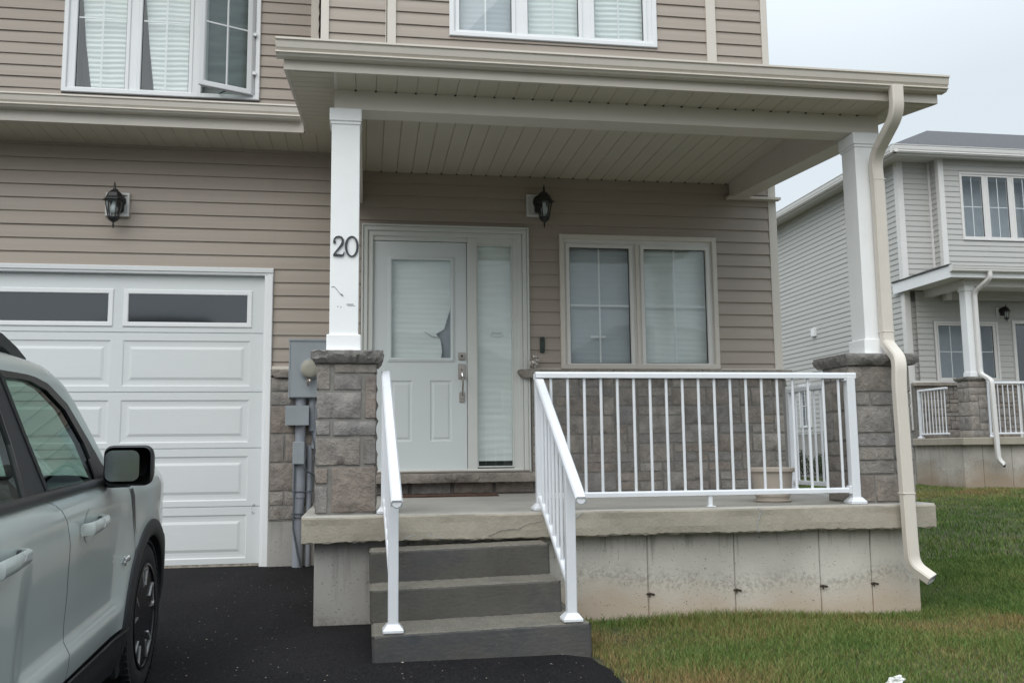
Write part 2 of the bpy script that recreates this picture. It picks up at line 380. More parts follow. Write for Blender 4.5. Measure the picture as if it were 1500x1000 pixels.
M['bark'] = mat('bark', (.09, .07, .05), .9, var=.3, vscale=12)
M['rim_soil'] = mat('garden_edge_soil', (.10, .075, .05), .95, var=.4, vscale=30, bump=1, bscale=80)
M['litter'] = mat('dry_litter', (.36, .33, .28), .9, var=.4, vscale=40)
M['brick_dk'] = mat('dark_green_plastic', (.02, .035, .028), .4)
M['ink'] = mat('number_black', (.028, .032, .04), .45)
M['paper'] = mat('crumpled_paper', (.62, .62, .60), .7, var=.15, vscale=60, bump=.6, bscale=80)
M['sign'] = mat('sign_print', (.28, .31, .32), .6)
M['scuff'] = mat('scuff_grey', (.30, .31, .32), .7)

# ------------------------------------------------------------------ mesh helpers
def tag(o, label=None, cat=None, group=None, kind=None):
    if label: o['label'] = label
    if cat: o['category'] = cat
    if group: o['group'] = group
    if kind: o['kind'] = kind
    return o

def empty(name, loc=(0, 0, 0), rz=0, label=None, cat=None, group=None):
    o = bpy.data.objects.new(name, None)
    scene.collection.objects.link(o)
    o.location = loc
    o.rotation_euler.z = rz
    o.empty_display_size = .2
    return tag(o, label, cat, group)

class MB:
    def __init__(s):
        s.v, s.f, s.r, s.mi = [], [], [], []
        s.cr, s.cm = 0.0, 0
    def quad(s, *p):
        i = len(s.v); s.v += [tuple(q) for q in p]; s.f.append(tuple(range(i, i + len(p)))); s.r.append(s.cr); s.mi.append(s.cm)
        return s
    def mesh(s, vs, fs):
        i = len(s.v); s.v += [tuple(q) for q in vs]
        for f in fs: s.f.append(tuple(i + k for k in f)); s.r.append(s.cr); s.mi.append(s.cm)
        return s
    def box(s, x0, x1, y0, y1, z0, z1):
        vs = [(x, y, z) for x in (x0, x1) for y in (y0, y1) for z in (z0, z1)]
        return s.mesh(vs, [(0, 1, 3, 2), (4, 6, 7, 5), (0, 4, 5, 1), (2, 3, 7, 6), (0, 2, 6, 4), (1, 5, 7, 3)])
    def bevbox(s, x0, x1, y0, y1, z0, z1, b):
        """box with chamfered edges (each corner makes three vertices)"""
        P = {}
        vs = []
        c = ((x0, x1), (y0, y1), (z0, z1)); sg = (1, -1)
        for i in (0, 1):
            for j in (0, 1):
                for k in (0, 1):
                    p = [c[0][i], c[1][j], c[2][k]]; d = (sg[i] * b, sg[j] * b, sg[k] * b)
                    for a in range(3):      # vertex lying on face normal to axis a
                        q = [p[t] + (0 if t == a else d[t]) for t in range(3)]
                        P[(i, j, k, a)] = len(vs); vs.append(q)
        fs = []
        for i in (0, 1):
            fs.append(tuple(P[(i, j, k, 0)] for j, k in ((0, 0), (1, 0), (1, 1), (0, 1))))
            fs.append(tuple(P[(j, i, k, 1)] for j, k in ((0, 0), (1, 0), (1, 1), (0, 1))))
            fs.append(tuple(P[(j, k, i, 2)] for j, k in ((0, 0), (1, 0), (1, 1), (0, 1))))
            for j in (0, 1):
                fs.append((P[(i, j, 0, 0)], P[(i, j, 1, 0)], P[(i, j, 1, 1)], P[(i, j, 0, 1)]))
                fs.append((P[(i, 0, j, 0)], P[(i, 1, j, 0)], P[(i, 1, j, 2)], P[(i, 0, j, 2)]))
                fs.append((P[(0, i, j, 1)], P[(1, i, j, 1)], P[(1, i, j, 2)], P[(0, i, j, 2)]))
                for k in (0, 1):
                    fs.append((P[(i, j, k, 0)], P[(i, j, k, 1)], P[(i, j, k, 2)]))
        return s.mesh(vs, fs)
    def extrude(s, prof, a, b, axis='x', cap=True):
        """profile of (u, w) pairs swept from a to b; axis x: (u,w)=(y,z); y: (x,z); z: (x,y)"""
        def P(t, u, w):
            return {'x': (t, u, w), 'y': (u, t, w), 'z': (u, w, t)}[axis]
        n = len(prof)
        vs = [P(a, *q) for q in prof] + [P(b, *q) for q in prof]
        fs = [(i, (i + 1) % n, n + (i + 1) % n, n + i) for i in range(n)]
        if cap: fs += [tuple(range(n)), tuple(range(2 * n - 1, n - 1, -1))]
        return s.mesh(vs, fs)
    def tube(s, pts, r, n=10, cap=True, ry=None, up=(0, 0, 1), square=False):
        pts = [Vector(p) for p in pts]
        rr = r if isinstance(r, (list, tuple)) else [r] * len(pts)
        vs, fs = [], []
        for i, p in enumerate(pts):
            d = (pts[min(i + 1, len(pts) - 1)] - pts[max(i - 1, 0)]).normalized()
            u = Vector(up)
            if abs(d.dot(u)) > .97: u = Vector((0, 1, 0)) if abs(d.y) < .9 else Vector((1, 0, 0))
            a = d.cross(u).normalized(); b_ = a.cross(d).normalized()
            for k in range(n):
                t = 2 * math.pi * (k + (.5 if square else 0)) / n
                q = math.sqrt(2) if square else 1
                vs.append(p + a * math.cos(t) * rr[i] * q + b_ * math.sin(t) * (ry if ry else rr[i]) * q)
        for i in range(len(pts) - 1):
            for k in range(n):
                fs.append((i * n + k, i * n + (k + 1) % n, (i + 1) * n + (k + 1) % n, (i + 1) * n + k))
        if cap: fs += [tuple(range(n))[::-1], tuple(range((len(pts) - 1) * n, len(pts) * n))]
        return s.mesh(vs, fs)
    def lathe(s, prof, c=(0, 0, 0), n=24, axis='z', rot=0):
        vs, fs = [], []
        for (r, h) in prof:
            for k in range(n):
                t = 2 * math.pi * k / n + rot
                u, w = r * math.cos(t), r * math.sin(t)
                vs.append({'z': (c[0] + u, c[1] + w, c[2] + h), 'y': (c[0] + u, c[1] + h, c[2] + w), 'x': (c[0] + h, c[1] + u, c[2] + w)}[axis])
        for i in range(len(prof) - 1):
            for k in range(n):
                fs.append((i * n + k, i * n + (k + 1) % n, (i + 1) * n + (k + 1) % n, (i + 1) * n + k))
        fs += [tuple(range(n))[::-1], tuple(range((len(prof) - 1) * n, len(prof) * n))]
        return s.mesh(vs, fs)
    def build(s, name, m, parent=None, smooth=False, bevel=0, seg=2, label=None, thing=None):
        me = bpy.data.meshes.new(name)
        me.from_pydata(s.v, [], s.f)
        for k in (m if isinstance(m, (list, tuple)) else [m]): me.materials.append(k)
        me.polygons.foreach_set('material_index', s.mi)
        if any(s.r):
            a = me.attributes.new('rnd', 'FLOAT', 'FACE'); a.data.foreach_set('value', s.r)
        import bmesh
        bm = bmesh.new(); bm.from_mesh(me); bmesh.ops.recalc_face_normals(bm, faces=bm.faces); bm.to_mesh(me); bm.free()
        if smooth:
            me.polygons.foreach_set('use_smooth', [True] * len(me.polygons))
            me.set_sharp_from_angle(angle=R(smooth if smooth > 1 else 35))
        me.update()
        o = bpy.data.objects.new(name, me)
        scene.collection.objects.link(o)
        if parent: o.parent = parent
        if bevel:
            b = o.modifiers.new('bevel', 'BEVEL'); b.width = bevel; b.segments = seg; b.limit_method = 'ANGLE'; b.angle_limit = R(40)
        if label: o['label'] = label
        return o

def local(pts, ox, oy, oz): return [(p[0] - ox, p[1] - oy, p[2] - oz) for p in pts]

def copy_tree(o, parent=None):
    c = o.copy(); scene.collection.objects.link(c)
    if parent: c.parent = parent; c.matrix_parent_inverse = o.matrix_parent_inverse.copy()
    for ch in list(o.children): copy_tree(ch, c)
    return c

# ------------------------------------------------------------------ ground
def ground_z(x, y):
    x = np.asarray(x, float); y = np.asarray(y, float)
    zd = np.interp(y, [-60, -5, 0, 3.5, 4.6, 5.6, 8, 12], [-1.6, -.7, -.38, -.2, -.115, -.09, -.015, 0])
    low = np.clip((-.55 - x) / .5, 0, 1) * np.interp(y, [0, 4.9, 6.4, 7.6], [.115, .115, .04, 0])
    zg = np.interp(y, [-60, -5, 0, 3.5, 4.6, 5.6, 8, 15.5, 24, 400], [-1.6, -.75, -.42, -.17, -.135, -.12, -.07, .13, .2, 1.0])
    wv = .012 * np.sin(x * 1.7 + y * .9) + .012 * np.sin(y * 2.3 - x * .6)
    t = np.clip((x - 1.15) / .25, 0, 1)
    return (zd - low) * (1 - t) + (zg + wv) * t

def grid_sheet(name, xs, ys, dz, m, kind='structure', label=None, cat=None, inside=None):
    X, Y = np.meshgrid(xs, ys); Z = ground_z(X, Y) + dz
    vs = np.stack([X.ravel(), Y.ravel(), Z.ravel()], 1)
    nx = len(xs); fs = []
    for j in range(len(ys) - 1):
        for i in range(nx - 1):
            if inside and not inside((xs[i] + xs[i + 1]) / 2, (ys[j] + ys[j + 1]) / 2): continue
            fs.append((j * nx + i, j * nx + i + 1, (j + 1) * nx + i + 1, (j + 1) * nx + i))
    me = bpy.data.meshes.new(name); me.from_pydata(vs.tolist(), [], fs); me.materials.append(m)
    o = bpy.data.objects.new(name, me); scene.collection.objects.link(o)
    tag(o, label, cat, kind=kind)
    return o

def spaced(a, b, c, d, n1, n2, n3):
    return np.concatenate([np.linspace(a, b, n1, endpoint=False), np.linspace(b, c, n2, endpoint=False), np.linspace(c, d, n3)])
grid_sheet('ground', spaced(-400, -8, 16, 400, 14, 90, 14), spaced(-60, 1, 26, 400, 20, 90, 12), -.012, M['soil'], label='soil and thatch under the lawn', cat='ground')

def edge_x(y):          # right edge of the asphalt, bending round the steps
    return float(np.interp(y, [-10, 0, 3.2, 4.1, 4.66, 4.72, 9], [.95, 1.1, 1.2, 1.19, 1.145, 1.10, 1.10]))
def driveway():
    ys = np.linspace(-10, 8.1, 190)
    vs, fs = [], []
    ts = np.linspace(0, 1, 60)
    for y in ys:
        e = edge_x(y) + .012 * math.sin(y * 9) + .008 * math.sin(y * 23)
        for t in ts:
            x = -7 + (e + 7) * t
            z = float(ground_z(min(x, 1.14), y)) + .006 - (.02 if t > .999 else 0)
            vs.append((x, y, z))
    n = len(ts)
    for j in range(len(ys) - 1):
        for i in range(n - 1): fs.append((j * n + i, j * n + i + 1, (j + 1) * n + i + 1, (j + 1) * n + i))
    me = bpy.data.meshes.new('driveway'); me.from_pydata(vs, [], fs); me.materials.append(M['asphalt'])
    o = bpy.data.objects.new('driveway', me); scene.collection.objects.link(o)
    tag(o, 'black asphalt driveway in front of the garage', 'driveway', kind='structure')
driveway()

# grass: many small curved blades in one mesh
def blades(name, n, xr, yr, hmin, hmax, width, cond, label, seed):
    g = np.random.default_rng(seed)
    x = g.uniform(*xr, n); y = g.uniform(*yr, n)
    k = cond(x, y); x, y = x[k], y[k]; n = len(x)
    z = ground_z(x, y) - .012
    h = g.uniform(hmin, hmax, n) * (.8 + .35 * np.sin(x * 3.1 + 1.3 * y) * np.sin(y * 2.7))
    a = g.uniform(0, 2 * np.pi, n); lean = g.uniform(.1, .9, n) * h; la = g.uniform(0, 2 * np.pi, n)
    w = width * g.uniform(.7, 1.3, n)
    dx, dy = np.cos(a) * w, np.sin(a) * w
    lx, ly = np.cos(la) * lean, np.sin(la) * lean
    P = np.zeros((n, 5, 3))
    P[:, 0] = np.stack([x - dx, y - dy, z], 1); P[:, 1] = np.stack([x + dx, y + dy, z], 1)
    P[:, 2] = np.stack([x + dx * .8 + lx * .3, y + dy * .8 + ly * .3, z + h * .6], 1)
    P[:, 3] = np.stack([x - dx * .8 + lx * .3, y - dy * .8 + ly * .3, z + h * .6], 1)
    P[:, 4] = np.stack([x + lx, y + ly, z + h], 1)
    me = bpy.data.meshes.new(name)
    me.vertices.add(n * 5); me.vertices.foreach_set('co', P.ravel())
    base = np.arange(n)[:, None] * 5
    loops = np.concatenate([base + [0, 1, 2, 3], base + [3, 2, 4]], 1).ravel()
    me.loops.add(n * 7); me.loops.foreach_set('vertex_index', loops)
    me.polygons.add(n * 2)
    st = (np.arange(n)[:, None] * 7 + [0, 4]).ravel(); tt = np.tile([4, 3], n)
    me.polygons.foreach_set('loop_start', st); me.polygons.foreach_set('loop_total', tt)
    rv = np.repeat(g.uniform(0, 1, n), 2)
    # dead patches along the wall, the driveway and the neighbour's wall
    d = -.06 + .27 * np.exp(-((x - 1.45) / .4) ** 2 - ((y - 4.2) / .6) ** 2) + .10 * np.exp(-((x - 3.1) / .5) ** 2 - ((y - 4.75) / .35) ** 2) + .17 * np.exp(-((y - 5.2) / .30) ** 2) * (x < 4) + .22 * np.exp(-((y - 14.6) / 1.3) ** 2) \
        + .10 * np.exp(-((x - 1.25) / .12) ** 2) + .10 * np.exp(-((x - 5.2) / .5) ** 2 - ((y - 6.6) / .7) ** 2) - .06 * (y > 6.5) * (y < 12) - .04 * (x > 2.2) * (y < 4.7) - .04 * (x > 4)
    at = me.attributes.new('rnd', 'FLOAT', 'FACE'); at.data.foreach_set('value', rv)
    at = me.attributes.new('dry', 'FLOAT', 'FACE'); at.data.foreach_set('value', np.repeat(d, 2))
    me.materials.append(M['grass']); me.update(calc_edges=True); me.validate()
    o = bpy.data.objects.new(name, me); scene.collection.objects.link(o)
    tag(o, label, 'grass', kind='stuff')
def lawn_ok(x, y):
    e = np.interp(y, [-10, 0, 3.2, 4.1, 4.66, 4.72, 9], [.95, 1.1, 1.2, 1.19, 1.145, 1.10, 1.10]) + .01 + .015 * np.sin(y * 40)
    house = (x < 3.56) & (y > 5.58)
    nb = (x > 11.0) & (y > 15.6)
    return (x > e) & ~house & ~nb
blades('grass', 5000, (1.16, 3.6), (5.42, 5.60), .04, .085, .0017, lambda x, y: lawn_ok(x, y), 'longer untrimmed grass along the porch foundation', 8)
def near_ok(x, y): return lawn_ok(x, y) & (y < 7.5) & (x < .72 * y + .6)
def far_ok(x, y): return lawn_ok(x, y) & (x < .78 * y + 1) & (x > .42 * y - .4)
blades('grass', 260000, (1.0, 6), (3.1, 7.5), .026, .052, .0015, near_ok, 'short green lawn with straw patches in front of the porch', 3)
blades('grass', 150000, (3, 15), (7.3, 17.5), .03, .062, .0035, far_ok, 'green lawn between the two houses', 4)
blades('grass', 12000, (6, 15), (17, 30), .04, .09, .009, far_ok, 'grass beside the grey house further back', 5)

def litter():
    mb = MB(); g = random.Random(5)
    for _ in range(620):
        x = g.uniform(-1.1, 1.05); y = g.uniform(3.5, 7.9)
        if y > 4.66 and x > -.3: continue
        z = float(ground_z(x, y)) + .011; s = g.uniform(.002, .006) if g.random() < .95 else g.uniform(.007, .013); a = g.uniform(0, 6.28)
        c, d = math.cos(a) * s, math.sin(a) * s
        mb.mesh([(x - c, y - d, z), (x + d * .5, y - c * .5, z + s * .5), (x + c, y + d, z), (x - d * .5, y + c * .5, z + s * .3)], [(0, 1, 2, 3)])
    o = mb.build('leaf_litter', M['litter']); tag(o, 'tiny dry leaf bits and grit scattered on the black driveway', 'leaf litter', kind='stuff')
litter()
#PART2
INV = {}
_build = MB.build
def _b2(s, name, m, parent=None, **k):
    o = _build(s, name, m, parent, **k)
    if parent is not None and parent.name in INV: o.matrix_parent_inverse = INV[parent.name]
    return o
MB.build = _b2
def root(name, loc, label, cat, group=None):
    """an Empty at the thing's base whose parts are modelled in world coordinates"""
    o = empty(name, loc, 0, label, cat, group)
    INV[o.name] = Matrix.Translation(loc).inverted()
    return o

def front(u, out, z, p): return (u, p - out, z)
def leftw(u, out, z, p): return (p - out, u, z)

SR = random.Random(21)
def siding(mb, rects, p, phase, c=.1143, to=front, lip=.014):
    for (u0, u1, z0, z1) in rects:
        k = math.floor((z0 - phase) / c)
        while phase + k * c < z1 - 1e-4:
            zb = phase + k * c; a = max(zb, z0); b = min(zb + c, z1)
            if b - a > .002:
                zm = a + (b - a) * .45
                cuts = [u0]
                if u1 - u0 > 1.2:
                    q = u0 + SR.uniform(.3, 3.6)
                    while q < u1 - .2: cuts.append(q); q += 3.66
                cuts.append(u1)
                for ci in range(len(cuts) - 1):        # boards lap over one another at staggered joints
                    c0, c1 = cuts[ci], cuts[ci + 1]; pr_ = .0022 * (ci % 2)
                    f = lambda z: lip * (1 - (z - zb) / c) + .001 + pr_
                    fm = f(zm) + .0012
                    mb.quad(to(c0, f(a), a, p), to(c1, f(a), a, p), to(c1, fm, zm, p), to(c0, fm, zm, p))
                    mb.quad(to(c0, fm, zm, p), to(c1, fm, zm, p), to(c1, f(b), b, p), to(c0, f(b), b, p))
                    if a == zb: mb.quad(to(c0, f(a), a, p), to(c1, f(a), a, p), to(c1, -.004, a, p), to(c0, -.004, a, p))
                    if ci:
                        g_ = lambda z: lip * (1 - (z - zb) / c) + .001
                        mb.quad(to(c0, g_(a) - .001, a, p), to(c0, g_(a) + .0024, a, p), to(c0, g_(b) + .0024, b, p), to(c0, g_(b) - .001, b, p))
                k += 1; continue
            k += 1
    return mb

def plate(mb, x0, x1, z0, z1, holes, y0, y1):
    """solid board with rectangular openings side by side (sorted by x)"""
    x = x0
    for (a, b, c, d) in holes:
        mb.box(x, a, y0, y1, z0, z1)
        mb.box(a, b, y0, y1, z0, c); mb.box(a, b, y0, y1, d, z1)
        x = b
    mb.box(x, x1, y0, y1, z0, z1)
def ring(mb, x0, x1, z0, z1, w, y0, y1):
    """mitred picture frame with a small chamfer on its face"""
    ch = min(.006, w * .2)
    def loop(i, y): return [(x0 + i, y, z0 + i), (x1 - i, y, z0 + i), (x1 - i, y, z1 - i), (x0 + i, y, z1 - i)]
    L = [loop(0, y1), loop(0, y0 + ch), loop(ch, y0), loop(w - ch, y0), loop(w, y0 + ch), loop(w, y1)]
    vs = [p for l in L for p in l]
    fs = [(i * 4 + k, i * 4 + (k + 1) % 4, (i + 1) * 4 + (k + 1) % 4, (i + 1) * 4 + k) for i in range(5) for k in range(4)]
    mb.mesh(vs, fs)

def blind_mesh(poly, y, amp=.006, pitch=.05, n=1, seed=0):
    """horizontal-rippled shade clipped to a left/right outline given as [(z, xl, xr)] from bottom to top"""
    mb = MB(); g = random.Random(seed)
    z0, z1 = poly[0][0], poly[-1][0]
    zs = np.arange(z0, z1 + 1e-6, pitch / 4)
    cols = 7
    pz = [p[0] for p in poly]; pl = [p[1] for p in poly]; pr = [p[2] for p in poly]
    ph = [g.uniform(-.3, .3) for _ in range(cols)]
    vs = []
    for z in zs:
        l, r = np.interp(z, pz, pl), np.interp(z, pz, pr)
        for i in range(cols):
            t = i / (cols - 1)
            vs.append((l + (r - l) * t, y + amp * .7 * math.sin(2 * math.pi * z / pitch + ph[i] + 1.3 * math.sin(z * 3 + t * 2)) + .004 * math.sin(t * 9 + z * 5), z))
    fs = [(j * cols + i, j * cols + i + 1, (j + 1) * cols + i + 1, (j + 1) * cols + i) for j in range(len(zs) - 1) for i in range(cols - 1)]
    mb.mesh(vs, fs)
    return mb

def window(parent, x0, x1, z0, z1, y, glasses, blinds=None, trim='trim', vin='vinyl', cross=True, depth=.45, tw=.045, hbar=True, proud=.034, room='room', pane_mat='glass', label=None):
    mb = MB()
    ring(mb, x0, x1, z0, z1, tw, y - proud, y + .05)
    o = mb.build('window', M[trim], parent, label=label)
    f = MB()
    plate(f, x0 + tw - .002, x1 - tw + .002, z0 + tw - .002, z1 - tw + .002, [(g[0], g[1], g[2], g[3]) for g in glasses], y - .010, y + .045)
    f.build('frame', M[vin], o)
    for i, g in enumerate(glasses):
        s = MB(); ring(s, g[0] - .034, g[1] + .034, g[2] - .034, g[3] + .034, .034 + .004, y - .022, y + .03)
        s.build('sash', M[vin], o, smooth=False)
        d = MB(); ring(d, g[0] + .0035, g[1] - .0035, g[2] + .0035, g[3] - .0035, .006, y - .004, y + .012)
        d.build('gasket', M['dark'], o)
        p = MB(); p.box(g[0], g[1], y, y + .004, g[2], g[3]); p.build('pane', M[pane_mat], o)
        if cross:
            q = MB(); xm = (g[0] + g[1]) / 2; zm = g[2] + (g[3] - g[2]) * .5
            q.box(xm - .007, xm + .007, y + .010, y + .018, g[2], g[3])
            if hbar:
                q.box(g[0], xm - .007, y + .010, y + .018, zm - .007, zm + .007); q.box(xm + .007, g[1], y + .010, y + .018, zm - .007, zm + .007)
            q.build('muntin', M['white'], o)
        bl = blinds[i] if blinds else None
        if bl:
            blind_mesh(bl[1], y + .075, seed=i + int(x0 * 10), amp=bl[2] if len(bl) > 2 else .006).build('blind', M[bl[0]], o, smooth=80)
    # the room behind, open to the front
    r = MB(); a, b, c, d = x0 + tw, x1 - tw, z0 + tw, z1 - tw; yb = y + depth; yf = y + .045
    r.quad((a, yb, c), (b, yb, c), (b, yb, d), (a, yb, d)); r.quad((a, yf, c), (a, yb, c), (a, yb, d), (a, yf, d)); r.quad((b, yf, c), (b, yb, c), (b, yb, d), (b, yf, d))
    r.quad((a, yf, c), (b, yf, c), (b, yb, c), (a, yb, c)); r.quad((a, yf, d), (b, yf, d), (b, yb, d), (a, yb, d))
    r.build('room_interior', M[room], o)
    return o

def full(g, pad=.03): return [(g[2] - .02, g[0] - pad, g[1] + pad), (g[3] + .02, g[0] - pad, g[1] + pad)]

def stone_face(mb, rects, p, to=front, depth=.035, seed=0, rough=.010, back=None):
    """split-face blocks: every block is a swollen, uneven front with chamfered edges"""
    g = random.Random(seed)
    for (u0, u1, z0, z1) in rects:
        mb.cr = g.random() + .001
        nx = max(3, int((u1 - u0) / .022)); nz_ = max(3, int((z1 - z0) / .022))
        ox, oz = g.uniform(0, 100), g.uniform(0, 100); tilt = g.uniform(-.006, .006); base = g.uniform(-.004, .006)
        vs = []
        for j in range(nz_ + 1):
            for i in range(nx + 1):
                u = u0 + (u1 - u0) * i / nx; z = z0 + (z1 - z0) * j / nz_
                e = min(i, nx - i, j, nz_ - j)
                n = (math.sin(u * 41 + ox) * math.sin(z * 37 + oz) + .6 * math.sin(u * 93 + oz + 2 * math.sin(z * 60 + ox)) + .5 * math.sin(z * 117 + ox * 2 + u * 30)) * rough * .55
                if e == 0: out = 0
                elif e == 1: out = depth * .72 + n * .5
                else: out = depth + n + tilt * (i / nx - .5) * 2 + base
                if e == 0: uu, zz = u, z
                else:
                    uu = u + g.uniform(-.0015, .0015); zz = z + g.uniform(-.0015, .0015)
                    if e == 1:
                        if i == 1: uu = u0 + .006
                        if i == nx - 1: uu = u1 - .006
                        if j == 1: zz = z0 + .006
                        if j == nz_ - 1: zz = z1 - .006
                vs.append(to(uu, out, zz, p))
        w = nx + 1
        mb.mesh(vs, [(j * w + i, j * w + i + 1, (j + 1) * w + i + 1, (j + 1) * w + i) for j in range(nz_) for i in range(nx)])
    mb.cr = 0

def ashlar(u0, u1, z0, z1, seed=1, cu=.105, cz=.085, gap=.007):
    g = random.Random(seed)
    nu = max(1, round((u1 - u0) / cu)); nz_ = max(1, round((z1 - z0) / cz)); du = (u1 - u0) / nu; dz = (z1 - z0) / nz_
    used = [[False] * nu for _ in range(nz_)]; out = []
    for j in range(nz_):
        for i in range(nu):
            if used[j][i]: continue
            opts = [(3, 2), (2, 2), (3, 1), (2, 1), (4, 2), (2, 1), (1, 1), (1, 2), (3, 2), (4, 1)]
            g.shuffle(opts)
            opts.append((1, 1))
            for (a, b) in opts:
                if i + a <= nu and j + b <= nz_ and all(not used[j + y][i + x] for y in range(b) for x in range(a)): break
            for y in range(b):
                for x in range(a): used[j + y][i + x] = True
            h = gap / 2
            out.append((u0 + i * du + h, u0 + (i + a) * du - h, z0 + j * dz + h, z0 + (j + b) * dz - h))
    return out

def rough_cap(mb, x0, x1, y0, y1, z0, z1, seed=0):
    """weathered cap stone: rocky chamfered edge, flat top"""
    g = random.Random(seed)
    P = [(x0, y0), (x1, y0), (x1, y1), (x0, y1)]
    ring_pts = []
    for k in range(4):
        a, b = P[k], P[(k + 1) % 4]; n = max(6, int(math.dist(a, b) / .02))
        for i in range(n):
            t = i / n; ring_pts.append((a[0] + (b[0] - a[0]) * t, a[1] + (b[1] - a[1]) * t))
    cx, cy = (x0 + x1) / 2, (y0 + y1) / 2; n = len(ring_pts)
    lev = [(z0, -.034), (z0 + (z1 - z0) * .34, -.008), (z0 + (z1 - z0) * .62, 0), (z1 - .008, -.002), (z1, -.010)]
    vs = []
    for li, (z, off) in enumerate(lev):
        for i, (x, y) in enumerate(ring_pts):
            d = Vector((x - cx, y - cy)); L = d.length; d.normalize()
            j = off + (g.uniform(-.010, .009) if 0 < li < 4 else g.uniform(-.002, .002))
            vs.append((x + d.x * j, y + d.y * j, z + (g.uniform(-.006, .006) if 0 < li < 4 else g.uniform(-.003, 0))))
    fs = [(l * n + i, l * n + (i + 1) % n, (l + 1) * n + (i + 1) % n, (l + 1) * n + i) for l in range(4) for i in range(n)]
    fs += [tuple(range(n)), tuple(range(4 * n, 5 * n))]
    mb.cr = .5; mb.mesh(vs, fs); mb.cr = 0

def gutter_prof(y, z0, z1, d=.12):
    """K-style gutter section, front towards -y: rolled top lip, ogee face, stepped bottom"""
    h = z1 - z0; f = y - d
    return [(y, z1), (f + .012, z1), (f, z1 - .004), (f, z1 - .016), (f + .012, z1 - .02), (f + .014, z1 - h * .35), (f + .02, z1 - h * .58), (f + .034, z1 - h * .72), (f + .022, z1 - h * .80),
            (f + .022, z1 - h * .86), (f + .036, z1 - h * .90), (f + .045, z0), (y, z0)]

def soffit_y(mb, x0, x1, y0, y1, zf, pitch=.128, off=0, groove=.006):
    """panelled soffit seen from below, grooves running in y; zf(x, y) gives the height"""
    x = math.floor((x0 - off) / pitch) * pitch + off
    while x < x1:
        a, b = max(x + .004, x0), min(x + pitch - .004, x1)
        if b > a:
            mb.quad((a, y0, zf(a, y0)), (b, y0, zf(b, y0)), (b, y1, zf(b, y1)), (a, y1, zf(a, y1)))
        if x0 < x < x1:
            c = groove
            mb.quad((x - .004, y0, zf(x, y0)), (x, y0, zf(x, y0) + c), (x, y1, zf(x, y1) + c), (x - .004, y1, zf(x, y1)))
            mb.quad((x, y0, zf(x, y0) + c), (x + .004, y0, zf(x, y0)), (x + .004, y1, zf(x, y1)), (x, y1, zf(x, y1) + c))
        x += pitch
    return mb
def soffit_x(mb, x0, x1, y0, y1, zf, pitch=.128, groove=.006):
    y = y0
    while y < y1:
        a, b = y + .004, min(y + pitch - .004, y1)
        if b > a: mb.quad((x0, a, zf(x0, a)), (x1, a, zf(x1, a)), (x1, b, zf(x1, b)), (x0, b, zf(x0, b)))
        if y > y0:
            c = groove
            mb.quad((x0, y - .004, zf(x0, y)), (x0, y, zf(x0, y) + c), (x1, y, zf(x1, y) + c), (x1, y - .004, zf(x1, y)))
            mb.quad((x0, y, zf(x0, y) + c), (x0, y + .004, zf(x0, y)), (x1, y + .004, zf(x1, y)), (x1, y, zf(x1, y) + c))
        y += pitch
    return mb

# ------------------------------------------------------------------ the house
H = root('townhouse', (0, 8, 0), 'beige-sided townhouse number 20 with a white garage door and a covered stone-trimmed porch', 'house')
F_ = 8.0
# wall siding
mb = MB()
siding(mb, [(-6, -3.42, 1.62, 3.56), (-3.42, -.80, 2.49, 3.56), (-.80, -.058, 1.62, 3.56), (-.058, 1.431, 2.914, 3.40), (1.431, 1.713, 1.63, 3.40),
            (1.713, 3.20, 2.868, 3.40), (3.20, 3.75, 1.63, 3.40)], F_, .0925)
mb.build('wall_siding', M['siding'], H)
mb = MB()
siding(mb, [(-.36, .145, 3.7, 6.9), (.235, .722, 3.5, 6.9), (.722, 2.70, 3.5, 4.69), (2.70, 3.195, 3.5, 6.9), (3.285, 3.75, 3.5, 6.9), (.722, 2.70, 6.35, 6.9)], F_, .091, .1203)
siding(mb, [(-6, -2.912, 3.5, 6.9), (-2.912, -1.07, 3.5, 4.365), (-1.07, -.575, 3.5, 6.9), (-2.912, -1.07, 5.95, 6.9)], 9.0, .013, .1125)
siding(mb, [(8.0, 9.0, 3.5, 6.9)], -.44, .09, to=leftw)
mb.build('upper_wall_siding', M['siding'], H)
# right side wall, mirrored siding
mb = MB()
siding(mb, [(8, 18, .3, 6.9)], 3.80, .0925, to=lambda u, o, z, p: (p + o, u, z))
mb.build('side_wall_siding', M['siding'], H)
mb = MB()
mb.box(3.755, 3.792, 8.02, 18, -.5, 6.9); mb.box(-6, 3.755, 17.9, 18, -.5, 6.9); mb.box(-6.1, -6, 8, 18, -.5, 6.9); mb.box(-6, 3.755, 8.03, 17.9, 6.86, 6.9)
mb.build('wall_core', M['siding'], H)
# corner and band trims
mb = MB()
mb.box(3.742, 3.822, 7.982, 8.06, 1.632, 3.40); mb.box(3.752, 3.817, 7.976, 8.06, 3.40, 6.9)
mb.box(-.432, -.36, 7.972, 8.03, 3.75, 6.9); mb.box(.143, .151, 7.978, 8.0, 3.75, 6.9); mb.box(.158, .237, 7.972, 8.03, 3.75, 6.9)
mb.box(3.192, 3.288, 7.972, 8.03, 3.5, 6.9); mb.box(-.582, -.46, 8.965, 9.03, 3.5, 6.9); mb.box(-6, 3.755, 8.02, 8.028, 3.40, 3.5)
mb.build('corner_trim', M['trim'], H, bevel=.004)
# starter strip under the siding
for bb in ((1.433, 1.71, 1.628, 1.642), (3.21, 3.74, 1.628, 1.642), (-.797, -.64, 1.622, 1.650)):
    mb = MB(); mb.box(bb[0], bb[1], 7.965, 8.0, bb[2], bb[3]); mb.build('starter_strip', M['trim'], H)

